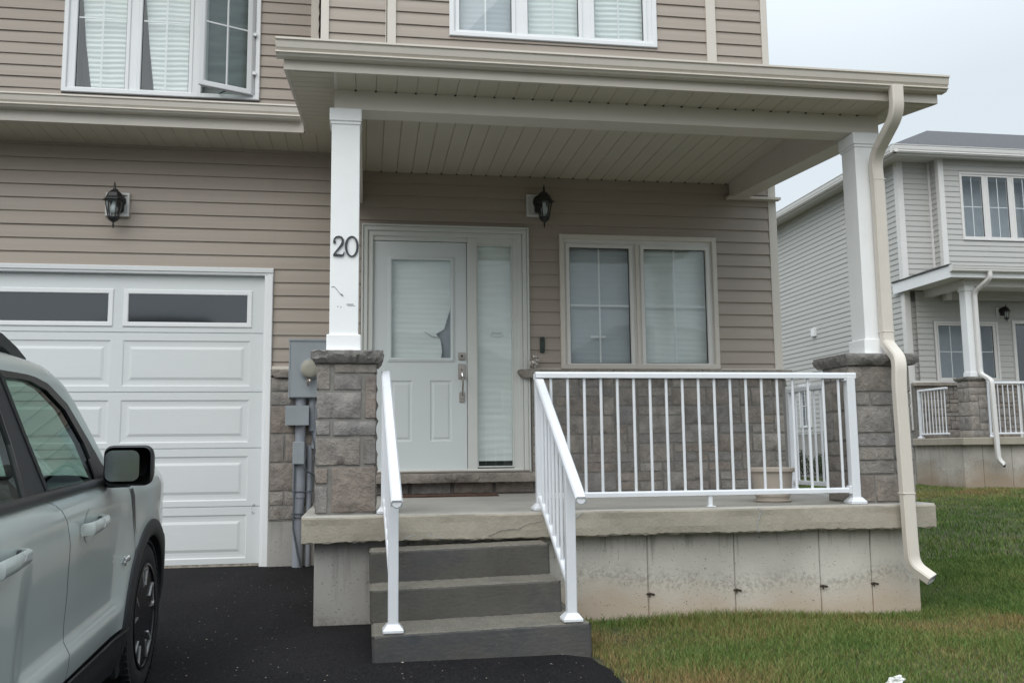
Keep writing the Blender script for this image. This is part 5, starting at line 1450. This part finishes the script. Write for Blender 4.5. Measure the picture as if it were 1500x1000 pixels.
# shrubs at the foot of the neighbour's side wall
def shrub(x, y, r, h, seed, label):
    g = np.random.default_rng(seed)
    z0 = float(ground_z(x, y))
    o = root('shrub', (x, y, z0), label, 'shrub', 'shrubs along the grey side wall')
    mb = MB()
    for k in range(7):
        a = g.uniform(0, 6.28); mb.tube([(x, y, z0 - .02), (x + .4 * r * math.cos(a), y + .4 * r * math.sin(a), z0 + h * .5), (x + .7 * r * math.cos(a + .3), y + .7 * r * math.sin(a + .3), z0 + h * .85)], [.014, .009, .004], 5)
    mb.build('stem', M['bark'], o)
    mb = MB(); n = 1500
    P = g.normal(size=(n, 3)); P /= np.linalg.norm(P, axis=1)[:, None]; P *= g.uniform(.45, 1.05, n)[:, None]
    for p in P:
        c = Vector((x + p[0] * r * (1 + .2 * math.sin(p[2] * 7)), y + p[1] * r, z0 + h * (.52 + p[2] * .5))); s = g.uniform(.018, .035)
        a = Vector(g.normal(size=3)).normalized() * s; b = a.cross(Vector(g.normal(size=3))).normalized() * s * .5
        mb.quad(c - a, c + b, c + a, c - b)
    mb.build('foliage', M['leaf'], o)
shrub(10.62, 20.3, .30, .62, 1, 'nearer low dark green shrub by the grey side wall')
shrub(10.60, 21.6, .32, .70, 2, 'farther low dark green shrub by the grey side wall, seen through the railing')
#PART4

# ------------------------------------------------------------------ the car
TH = R(1.5); PITCH = R(2.33)
CAR = empty('parked_car', (-1.982, 4.851, -.228), 0, 'pale grey compact sport utility car parked nose-in facing the garage door', 'car')
CAR.rotation_euler = (PITCH, 0, TH)
PZ = [.20, .30, .40, .455, .50, .535, .60, .75, .90, .98, 1.02, 1.045, 1.062]
PX_L = [.86, .895, .915, .926, .928, .906, .906, .918, .934, .937, .930, .918, .898]      # with the pressed ledge of the doors
PX_S = [.86, .895, .915, .920, .922, .924, .926, .932, .938, .938, .930, .918, .898]
AR = .415
def bx_(y, z):
    w = np.clip((y + .60) / .12, 0, 1) if y > -1.4 else np.clip((-y - 1.74) / .12, 0, 1)
    w = 1 - w
    x = float(np.interp(z, PZ, PX_L) * w + np.interp(z, PZ, PX_S) * (1 - w))
    if y > .25: x -= .42 * (y - .25) ** 2 + 1.6 * max(0, y - .62) ** 2
    if y < -2.9: x -= .25 * (y + 2.9) ** 2
    for yc in (0, -2.67):
        r = math.hypot(y - yc, z - .36)
        if z < 1.0: x += .012 * math.exp(-((r - .46) / .10) ** 2)
    x -= .012 * max(0, y + .6) * (z > .98) * (z - .98) / .08
    return x - .016
def seam_b(z): return float(np.interp(z, [.4, .70, .88, .98, 1.03, 1.058], [-1.285, -1.29, -1.335, -1.405, -1.47, -1.55]))
def seam_f(z): return float(np.interp(z, [.4, .52, .80, 1.0, 1.058], [-.335, -.315, -.335, -.425, -.46]))
def panel(name, y0, y1, z0, z1, m, arch=None, off=0, parent=CAR, step=.022, r=AR):
    """one curved sheet of the body side, built once for each side of the car; y0, y1 may vary with height"""
    f0 = y0 if callable(y0) else (lambda z: y0); f1 = y1 if callable(y1) else (lambda z: y1)
    for s in (1, -1):
        mb = MB()
        ny = max(2, int((f1(.6) - f0(.6)) / step)); nz_ = max(2, int((z1 - z0) / step))
        zz = np.linspace(z0, z1, nz_ + 1)
        V = []
        for z in zz:
            for y in np.linspace(f0(z), f1(z), ny + 1):
                y_, z_ = y, z
                if arch is not None:        # pull grid vertices on to the arch circle for a clean cut
                    d = math.hypot(y - arch, z - .36)
                    if r - step * .9 < d < r: y_, z_ = arch + (y - arch) / d * r, .36 + (z - .36) / d * r
                V.append((s * (bx_(y_, z_) + off), y_, z_))
        fs = []
        for j in range(nz_):
            for i in range(ny):
                idx = (j * (ny + 1) + i, j * (ny + 1) + i + 1, (j + 1) * (ny + 1) + i + 1, (j + 1) * (ny + 1) + i)
                if arch is not None and any(math.hypot(V[k][1] - arch, V[k][2] - .36) < r - .001 for k in idx): continue
                fs.append(idx)
        used = sorted({k for f in fs for k in f}); mp_ = {k: i for i, k in enumerate(used)}
        mb.mesh([V[k] for k in used], [tuple(mp_[k] for k in f) for f in fs])
        mb.build(name, M[m], parent, smooth=40)
panel('front_fender', lambda z: seam_f(z) + .003, .82, .42, 1.058, 'paint', arch=0)
panel('front_door', lambda z: seam_b(z) + .003, lambda z: seam_f(z) - .003, .405, 1.058, 'paint')
panel('rear_door', -2.36, lambda z: seam_b(z) - .003, .405, 1.058, 'paint', arch=-2.67)
panel('rear_quarter', -3.45, -2.366, .42, 1.058, 'paint', arch=-2.67)
for yc, a, b in ((0, -1.0, .80), (-2.67, -3.44, -1.0)): panel('inner_body', a, b, .30, 1.05, 'dark', arch=yc, off=-.012, r=AR + .004)
panel('rocker_cladding', -2.18, -.36, .205, .398, 'plastic', off=.012)
for s in (1, -1):
    mb = MB(); mb.tube([(s * (bx_(y, .39) + .015), y, .392 + .003 * math.sin(y * 3)) for y in np.linspace(-2.2, -.40, 30)], .006, 6)
    mb.build('rocker_trim', M['black'], CAR, smooth=60)
# wheel-arch cladding
for yc in (0, -2.67):
    for s in (1, -1):
        mb = MB(); n = 44; V = []
        prof = [(AR - .03, -.06), (AR - .028, .012), (AR - .016, .019), (AR + .040, .016), (AR + .052, .009), (AR + .053, -.01)]
        for i in range(n + 1):
            t = R(-22) + (R(202) - R(-22)) * i / n
            for k, (r, o) in enumerate(prof):
                rr = r + (.012 if k >= 3 and abs(math.cos(t)) > .6 else 0)
                y, z = yc + rr * math.cos(t), .36 + rr * math.sin(t)
                V.append((s * (bx_(y, max(.25, z)) + o), y, z))
        m_ = len(prof)
        mb.mesh(V, [(i * m_ + k, i * m_ + k + 1, (i + 1) * m_ + k + 1, (i + 1) * m_ + k) for i in range(n) for k in range(m_ - 1)])
        mb.build('arch_cladding', M['plastic'], CAR, smooth=50)
        mb = MB(); V = []
        for i in range(n + 1):
            t = R(-25) + R(230) * i / n
            for x in (.90, .62): V.append((s * x, yc + (AR + .01) * math.cos(t), .36 + (AR + .01) * math.sin(t)))
        mb.mesh(V, [(i * 2, i * 2 + 1, i * 2 + 3, i * 2 + 2) for i in range(n)]); mb.quad(*[(s * .62, yc + a * .42, .36 + b * .42) for a, b in ((-1, -.9), (1, -.9), (1, 1), (-1, 1))])
        mb.build('wheel_liner', M['dark'], CAR)
# wheels
def wheel(s, yc):
    o = MB(); hw = .112
    o.lathe([(.245, -hw + .01), (.262, -hw), (.30, -hw - .004), (.335, -hw + .004), (.352, -hw + .018), (.360, -hw + .04), (.362, 0), (.360, hw - .04), (.352, hw - .018), (.335, hw - .004), (.30, hw + .004), (.262, hw), (.245, hw - .01)], (s * .800, yc, .36), 72, 'x')
    t = o.build('wheel', M['tyre'], CAR, smooth=35)
    for side in (-1, 1):
        o = MB(); da = .035
        for k in range(60):         # tread blocks on the shoulder
            a = 2 * math.pi * k / 60
            x0 = s * .800 + side * .085
            o.mesh([(x0 + dx, yc + (r) * math.cos(a + t_), .36 + r * math.sin(a + t_)) for dx in (-.02, .024) for r in (.352, .366) for t_ in (-da, da)], [(0, 1, 3, 2), (4, 5, 7, 6), (2, 3, 7, 6), (0, 2, 6, 4), (1, 3, 7, 5)])
        o.build('tread', M['tyre'], t)
    xo = s * (.800 + .106)
    def P(r, a, dx): return (xo + s * dx, yc + r * math.cos(a), .36 + r * math.sin(a))
    o = MB()
    o.lathe([(.246, 0), (.252, s * .006), (.243, s * .010), (.236, s * .002), (.225, -s * .05), (.222, -s * .17)], (xo, yc, .36), 64, 'x'); o.build('rim', M['rimdark'], t, smooth=40)
    o = MB(); o.lathe([(.236, s * .0095), (.2455, s * .0115), (.2505, s * .009)], (xo, yc, .36), 64, 'x'); 
    o.f = [f for f in o.f if len(f) == 4]; o.r = o.r[:len(o.f)]; o.mi = o.mi[:len(o.f)]
    o.build('rim_edge', M['rimdark'], t, smooth=40)
    o = MB(); o.lathe([(.0, .004 * s), (.035, .003 * s), (.042, -.006 * s), (.042, -.06 * s)], (xo - s * .012, yc, .36), 24, 'x')
    for k in range(5):
        a = R(90 + 72 * k)
        for e in (-1, 1):
            A = [(.040, a + e * .50, -.014), (.040, a + e * .05, -.014), (.150, a + e * .03, -.004), (.236, a + e * .10, .002), (.236, a + e * .27, .002), (.150, a + e * .20, -.006)]
            top = [P(r, t_, d) for r, t_, d in A]; bot = [P(r, t_, d - .03) for r, t_, d in A]; n = 6
            o.mesh(top + bot, [tuple(range(n)), tuple(range(2 * n - 1, n - 1, -1))] + [(i, (i + 1) % n, n + (i + 1) % n, n + i) for i in range(n)])
    o.build('spoke', M['rimdark'], t)
    for k in range(5):
        o = MB(); a = R(90 + 72 * k)
        L_ = [(.145, a - .215), (.228, a - .29), (.239, a - .24), (.239, a + .24), (.228, a + .29), (.145, a + .215)]
        for i in range(len(L_) - 1):
            (r0, a0), (r1, a1) = L_[i], L_[i + 1]
            w = .011
            q0, q1 = (r0, a0), (r1, a1)
            i0, i1 = (r0 - (w if i in (1, 2, 3) else 0), a0 + (0 if i in (2,) else (.055 if i < 2 else -.055))), (r1 - (w if i in (0, 1, 2, 3) and i != 4 else 0), a1 + (.055 if i < 2 else -.055))
            top = [P(*q0, .004), P(*q1, .0055), P(*i1, .0055), P(*i0, .004)]; bot = [P(*q0, -.012), P(*q1, -.012), P(*i1, -.012), P(*i0, -.012)]
            o.mesh(top + bot, [(0, 1, 2, 3), (0, 1, 5, 4), (2, 3, 7, 6), (1, 2, 6, 5), (3, 0, 4, 7)])
        o.build('spoke_accent', M['silver'], t)
    o = MB(); o.lathe([(.012, .004 * s), (.026, .002 * s), (.03, -.004 * s)], (xo - s * .006, yc, .36), 20, 'x')
    for k in range(5):
        a = R(54 + 72 * k); c = P(.058, a, -.012); o.lathe([(.007, .008 * s), (.009, 0)], c, 8, 'x')
    o.build('wheel_nut', M['silver'], t)
    return t
for s in (1, -1):
    for yc in (0, -2.67): wheel(s, yc)

# greenhouse: side glass leans in from the belt to the roof edge
def gx(z): return float(np.interp(z, [1.06, 1.47, 1.56], [.893, .742, .700]))
def side_poly(name, pts, m, off=0, parent=CAR, th=.006, holes=None, smooth=False):
    for s in (1, -1):
        mb = MB(); a = [(s * (gx(z) + off), y, z) for y, z in pts]; b = [(s * (gx(z) + off - th), y, z) for y, z in pts]; n = len(pts)
        mb.mesh(a + b, [tuple(range(n)), tuple(range(2 * n - 1, n - 1, -1))] + [(i, (i + 1) % n, n + (i + 1) % n, n + i) for i in range(n)])
        mb.build(name, M[m], parent)
fw = [(-.875, 1.085), (-1.515, 1.092), (-1.54, 1.285), (-1.555, 1.468), (-1.40, 1.468), (-1.287, 1.463), (-1.149, 1.436), (-1.0, 1.362), (-.905, 1.231)]
rw = [(-1.755, 1.085), (-2.52, 1.085), (-2.60, 1.25), (-2.62, 1.468), (-1.70, 1.468), (-1.715, 1.25)]
side_poly('front_side_window', fw, 'glass_car', .0)
side_poly('rear_side_window', rw, 'glass_car', .0)
def frame_strip(outer, inner, name, m='black', off=.006):
    """band between two outlines with the same number of points"""
    n = len(outer)
    for s in (1, -1):
        mb = MB(); A = [(s * (gx(z) + off), y, z) for y, z in outer]; B = [(s * (gx(z) + off + .003), y, z) for y, z in inner]; Cc = [(s * (gx(z) - .03), y, z) for y, z in inner]; D = [(s * (gx(z) - .03), y, z) for y, z in outer]
        mb.mesh(A + B + Cc + D, [(k * n + i, k * n + (i + 1) % n, ((k + 1) % 4) * n + (i + 1) % n, ((k + 1) % 4) * n + i) for k in range(4) for i in range(n)])
        mb.build(name, M[m], CAR)
fo = [(-.70, 1.062), (-1.53, 1.062), (-1.56, 1.285), (-1.575, 1.496), (-1.38, 1.496), (-1.26, 1.491), (-1.09, 1.462), (-.93, 1.386), (-.815, 1.240)]
ro = [(-1.735, 1.062), (-2.58, 1.062), (-2.66, 1.25), (-2.68, 1.492), (-1.68, 1.496), (-1.695, 1.25)]
frame_strip(fo, fw, 'front_window_frame'); frame_strip(ro, rw, 'rear_window_frame')
side_poly('centre_pillar', [(-1.532, 1.062), (-1.738, 1.062), (-1.698, 1.25), (-1.683, 1.492), (-1.577, 1.492), (-1.562, 1.285)], 'plastic', .001, th=.03)
side_poly('rear_pillar', [(-2.585, 1.05), (-3.42, 1.05), (-3.36, 1.30), (-3.20, 1.52), (-2.675, 1.495), (-2.655, 1.25)], 'paint', .004, th=.03)
for s in (1, -1):
    mb = MB(); ys = np.linspace(-2.6, -.72, 24)
    V = [(s * (.893 + o), y, z) for y in ys for o, z in ((.004, 1.056), (.014, 1.062), (.012, 1.078), (-.004, 1.088))]
    mb.mesh(V, [(i * 4 + k, i * 4 + k + 1, i * 4 + k + 5, i * 4 + k + 4) for i in range(23) for k in range(3)])
    mb.build('belt_moulding', M['black'], CAR, smooth=60)
# roof with painted side rails that run down as the windscreen pillars
def cant(y):      # height of the roof edge along y
    return float(np.interp(y, [-3.3, -2.6, -1.6, -1.3, -1.10, -1.0, -.92, -.86, -.80, -.74, -.68, -.62], [1.46, 1.52, 1.535, 1.530, 1.520, 1.500, 1.462, 1.40, 1.31, 1.20, 1.10, 1.05]))
nx = 9; ys = list(np.linspace(-3.3, -1.15, 40)) + list(np.linspace(-1.13, -.62, 26))
for s in (1, -1):
    mb = MB(); V = []
    for y in ys:
        c = cant(y); w0 = gx(c) + .006
        wid = float(np.interp(y, [-1.5, -1.1, -.62], [.10, .055, .045]))
        V += [(s * (gx(c - .07) - .006), y, c - .075), (s * (gx(c - .03) + .012), y, c - .028), (s * (w0 + .012), y, c - .006), (s * (w0 - .006), y, c + .012), (s * (w0 - wid * .6), y, c + .030 * wid / .1 + .008), (s * (w0 - wid), y, c + .012)]
    mb.mesh(V, [(i * 6 + k, i * 6 + k + 1, i * 6 + k + 7, i * 6 + k + 6) for i in range(len(ys) - 1) for k in range(5)])
    mb.build('roof_side_rail', M['paint'], CAR, smooth=50)
mb = MB(); V = []; ysr = list(np.linspace(-3.3, -1.02, 24))
for y in ysr:
    c = cant(y); w0 = gx(c) - .04
    for i in range(nx):
        t = i / (nx - 1) * 2 - 1
        V.append((t * w0, y, c + .025 + .07 * (1 - t * t) * float(np.interp(y, [-1.4, -1.02], [1, .6]))))
mb.mesh(V, [(j * nx + i, j * nx + i + 1, (j + 1) * nx + i + 1, (j + 1) * nx + i) for j in range(len(ysr) - 1) for i in range(nx - 1)])
mb.build('roof', M['paint'], CAR, smooth=50)
for s in (1, -1):
    mb = MB(); P = [(s * .625, -1.02, 1.562), (s * .625, -1.12, 1.596), (s * .62, -1.26, 1.636), (s * .62, -1.5, 1.66), (s * .60, -2.6, 1.65), (s * .59, -3.0, 1.56)]
    V = []
    for x, y, z in P: V += [(x + .028, y, z - .05), (x + .022, y, z), (x - .022, y, z), (x - .028, y, z - .05)]
    mb.mesh(V, [(i * 4 + k, i * 4 + (k + 1) % 4, i * 4 + 4 + (k + 1) % 4, i * 4 + 4 + k) for i in range(5) for k in range(4)] + [(0, 1, 2, 3)])
    mb.build('roof_rail', M['plastic'], CAR)
# windscreen, bonnet, front and back
mb = MB(); V = []
for j in range(9):
    t = j / 8
    for i in range(11):
        u = i / 10 * 2 - 1
        yb = -.30 - .36 * u * u; yt = -1.0 - .06 * u * u
        y = yb + (yt - yb) * t; z = 1.05 + (1.525 - .03 * u * u - 1.05) * (t ** .93); w = .86 + (.70 - .86) * t
        V.append((u * w, y, z))
mb.mesh(V, [(j * 11 + i, j * 11 + i + 1, (j + 1) * 11 + i + 1, (j + 1) * 11 + i) for j in range(8) for i in range(10)])
mb.build('windscreen', M['glass_car'], CAR, smooth=80)
mb = MB(); V = []
for j in range(14):
    y = -.62 + 1.40 * j / 13
    for i in range(13):
        u = i / 12 * 2 - 1; w = bx_(y, 1.05) - .012
        V.append((u * w, y + (.0 if j else   .32 * (1 - u * u)), 1.052 + .045 * (1 - u ** 4) - .05 * max(0, (j - 9) / 4) ** 2))
mb.mesh(V, [(j * 13 + i, j * 13 + i + 1, (j + 1) * 13 + i + 1, (j + 1) * 13 + i) for j in range(13) for i in range(12)])
mb.build('bonnet', M['paint'], CAR, smooth=50)
mb = MB()
mb.bevbox(-.70, .70, .74, .86, .70, 1.0, .03); gr_ = mb.build('grille', M['plastic'], CAR)
mb = MB(); mb.bevbox(-.80, .80, .70, .89, .26, .68, .06); mb.build('front_bumper', M['plastic'], CAR)
for s in (1, -1):
    mb = MB(); mb.lathe([(.10, .0), (.10, .08), (.08, .10)], (s * .60, .79, .86), 24, 'y'); mb.build('headlight', M['glass_lamp'], CAR)
mb = MB(); mb.bevbox(-.86, .86, -3.50, -3.40, .30, 1.06, .04); mb.build('tailgate', M['paint'], CAR)
mb = MB(); mb.mesh([(-.80, -3.42, 1.06), (.80, -3.42, 1.06), (.66, -3.28, 1.48), (-.66, -3.28, 1.48)], [(0, 1, 2, 3)]); mb.build('rear_window', M['glass_car'], CAR)
mb = MB(); mb.box(-.84, .84, -3.4, .70, .22, .30); mb.build('underbody', M['dark'], CAR)
# inside
mb = MB(); mb.bevbox(-.78, .78, -.85, -.30, .75, 1.045, .05); mb.build('dashboard', M['interior'], CAR)
for s in (1, -1):
    mb = MB(); mb.box(s * .80 - .02, s * .80 + .02, -3.3, -.5, .3, 1.05); mb.build('door_lining', M['interior'], CAR)
for sx_ in (.36, -.36):
    mb = MB(); mb.bevbox(sx_ - .25, sx_ + .25, -1.75, -1.25, .42, .60, .05)
    mb.mesh([(sx_ + a, y, z) for a in (-.25, .25) for y, z in ((-1.80, .55), (-1.66, .55), (-1.84, 1.20), (-1.94, 1.20))], [(0, 1, 2, 3), (4, 5, 6, 7), (0, 1, 5, 4), (1, 2, 6, 5), (2, 3, 7, 6), (3, 0, 4, 7)])
    st = mb.build('seat', M['seat'], CAR, bevel=.02)
    mb = MB(); mb.bevbox(sx_ - .13, sx_ + .13, -1.98, -1.88, 1.22, 1.40, .03); mb.build('head_rest', M['seat'], st)
mb = MB(); mb.bevbox(-.66, .66, -2.75, -2.55, .5, 1.15, .05); mb.build('rear_bench', M['seat'], CAR)
mb = MB()
for k in range(28):
    a, b = 2 * math.pi * k / 28, 2 * math.pi * (k + 1) / 28
    mb.tube([(-.36 + .18 * math.cos(a), -.80 - .06 * math.sin(a), 1.0 + .17 * math.sin(a)), (-.36 + .18 * math.cos(b), -.80 - .06 * math.sin(b), 1.0 + .17 * math.sin(b))], .014, 6)
mb.build('steering_wheel', M['interior'], CAR)
mb = MB(); mb.bevbox(-.12, .12, -.98, -.94, 1.36, 1.43, .015); mb.tube([(0, -.96, 1.42), (0, -.93, 1.47)], .012, 6); mb.build('inside_mirror', M['interior'], CAR)
# door handles
for y0, nm in ((-1.235, 'front'), (-2.16, 'rear')):
    for s in (1, -1):
        xb = bx_(y0 + .1, .93); zc = .925
        P = [(s * (xb + .012), y0, zc - .002), (s * (xb + .040), y0 + .018, zc), (s * (xb + .044), y0 + .12, zc + .004), (s * (xb + .040), y0 + .235, zc + .008), (s * (xb + .008), y0 + .275, zc + .010)]
        mb = MB(); V = []; n = 8
        for i, p in enumerate(P):
            hz = (.020, .022, .021, .019, .015)[i]
            for k in range(n):
                t = 2 * math.pi * (k + .5) / n; q = 1.12
                V.append((p[0] + s * .009 * q * math.cos(t), p[1], p[2] + hz * q * (abs(math.sin(t)) ** .6) * (1 if math.sin(t) > 0 else -1)))
        mb.mesh(V, [(i * n + k, i * n + (k + 1) % n, (i + 1) * n + (k + 1) % n, (i + 1) * n + k) for i in range(4) for k in range(n)] + [tuple(range(n)), tuple(range(4 * n, 5 * n))])
        hd_ = mb.build('door_handle', M['paint'], CAR, smooth=50)
        mb = MB(); V = []; n = 24
        for r_, o in ((.066, .0012), (.058, .001), (.035, -.0)):
            for k in range(n):
                t = 2 * math.pi * k / n; yy, zz_ = y0 + .14 + r_ * 1.25 * math.cos(t), zc + .002 + r_ * math.sin(t)
                V.append((s * (bx_(yy, zz_) + o + .0004), yy, zz_))
        mb.mesh(V, [(i * n + k, i * n + (k + 1) % n, (i + 1) * n + (k + 1) % n, (i + 1) * n + k) for i in range(2) for k in range(n)] + [tuple(range(2 * n, 3 * n))])
        mb.build('handle_recess', M['silver' if 0 else 'paint'], hd_, smooth=60)
        mb = MB(); mb.bevbox(min(s * (xb + .0), s * (xb + .036)), max(s * (xb + .0), s * (xb + .036)), y0 + .188, y0 + .212, zc - .010, zc + .020, .004) if 0 else mb.tube([(s * (xb - .002), y0 + .262, zc + .01), (s * (xb + .012), y0 + .262, zc + .01)], .012, 10)
        mb.build('handle_mount', M['plastic'], hd_)
# vent strip on the fender edge and the little badge
for s in (1, -1):
    mb = MB(); V = [(s * (bx_(y, z) + .005), y, z) for z in np.linspace(.80, 1.01, 8) for y in (seam_f(z) + .004, seam_f(z) + .006 + .045 * (z - .78) / .22)]
    mb.mesh(V, [(i * 2, i * 2 + 1, i * 2 + 3, i * 2 + 2) for i in range(7)])
    mb.build('fender_vent', M['black'], CAR)
tm = text_mesh('Sport', .050, (0, 0, 0), M['chrome'], CAR, 'badge', .003, (0, 0, 0))
tm.data.transform(Matrix(((0, 0, 1, bx_(-.46, .70) + .004), (1, 0, 0, -.46), (0, 1, 0, .705), (0, 0, 0, 1))))
# door mirrors
for s in (1, -1):
    def rr(c, hw, hh, y, r=.045, n=6, sk=0):
        out = []
        for (sx1, sz1, a0) in ((1, 1, 0), (-1, 1, 90), (-1, -1, 180), (1, -1, 270)):
            for k in range(n):
                t = R(a0 + 90 * k / (n - 1)); out.append((c[0] + sx1 * (hw - r) + r * math.cos(t), y, c[1] + sz1 * (hh - r) + r * math.sin(t)))
        return out
    c = (1.005, 1.137)
    L_ = [rr(c, .087, .074, -.895, .03), rr(c, .094, .081, -.885, .035), rr(c, .094, .081, -.86, .035), rr((1.003, 1.135), .088, .077, -.80), rr((1.0, 1.13), .076, .064, -.755, .04), rr((.995, 1.125), .05, .04, -.725, .03)]
    V = [(s * p[0], p[1], p[2]) for l in L_ for p in l]; n = 24
    mb = MB(); mb.mesh(V, [(i * n + k, i * n + (k + 1) % n, (i + 1) * n + (k + 1) % n, (i + 1) * n + k) for i in range(len(L_) - 1) for k in range(n)] + [tuple(range((len(L_) - 1) * n, len(L_) * n))])
    mb.tube([(s * .99, -.80, 1.075), (s * .92, -.78, 1.070), (s * .86, -.77, 1.078)], [.032, .03, .035], 10)
    dmm = mb.build('door_mirror', M['black'], CAR, smooth=40)
    mb = MB(); V = [(s * p[0], p[1] + (p[0] - 1.0) * .10 * 1, p[2]) for p in rr((.984, 1.137), .064, .062, -.897, .028)]
    mb.mesh(V, [tuple(range(n))]); mb.build('mirror_glass', M['mirror'], dmm)
    side_poly('sail_panel', [(-.68, 1.07), (-.92, 1.07), (-.92, 1.16), (-.80, 1.20), (-.77, 1.15)], 'black', .010) if s == 1 else None
# rain beads and a wiper of wet: windscreen wiper
mb = MB(); mb.tube([(.30, .0, 1.075), (-.30, -.10, 1.10)], .008, 6); mb.build('wiper', M['black'], CAR)

# ------------------------------------------------------------------ houses across the street (seen mirrored in the garage and door glass)
def far_house(x, y, w, d, h, ridge, wall, label):
    o = root('opposite_house', (x, y, -1.2), label, 'house', 'houses across the street')
    z0 = -1.3
    mb = MB(); mb.box(x - w / 2, x + w / 2, y - d, y, z0, h); mb.build('wall', M[wall], o)
    mb = MB(); a, b, e = x - w / 2 - .4, x + w / 2 + .4, .4
    mb.mesh([(a, y + e, h + .003), (b, y + e, h + .003), (b, y - d - e, h + .003), (a, y - d - e, h + .003), (x - w * .2, y - d / 2, ridge), (x + w * .2, y - d / 2, ridge)], [(0, 1, 5, 4), (1, 2, 5), (2, 3, 4, 5), (3, 0, 4), (0, 3, 2, 1)])
    mb.build('roof', M['roof'], o)
    for i in range(3):
        for zc, hh in ((h - 1.5, .65), (h - 4.2, .7)):
            xc = x - w / 2 + w * (i + .5) / 3
            if zc < h - 2 and i == 0:
                mb = MB(); mb.box(xc - 1.25, xc + 1.25, y + .002, y + .05, z0, z0 + 2.6); mb.build('garage_door', M['garage'], o); continue
            mb = MB(); ring(mb, xc - .8, xc + .8, zc - hh, zc + hh, .08, -.06, .0)
            mb.v = [(q[0], y - q[1], q[2]) for q in mb.v]; wn_ = mb.build('window', M['white'], o)
            mb = MB(); mb.box(xc - .74, xc + .74, y + .002, y + .02, zc - hh + .06, zc + hh - .06); mb.build('pane', M['glass_dark'], wn_)
far_house(-9.5, -24, 9.5, 10, 4.9, 7.4, 'siding_nb', 'grey two-storey house across the street, left one')
far_house(2.0, -25, 10, 10, 4.6, 6.9, 'siding', 'taupe two-storey house across the street, middle one')
far_house(14.5, -24, 10, 10, 4.9, 7.2, 'siding_nb', 'grey two-storey house across the street, right one')
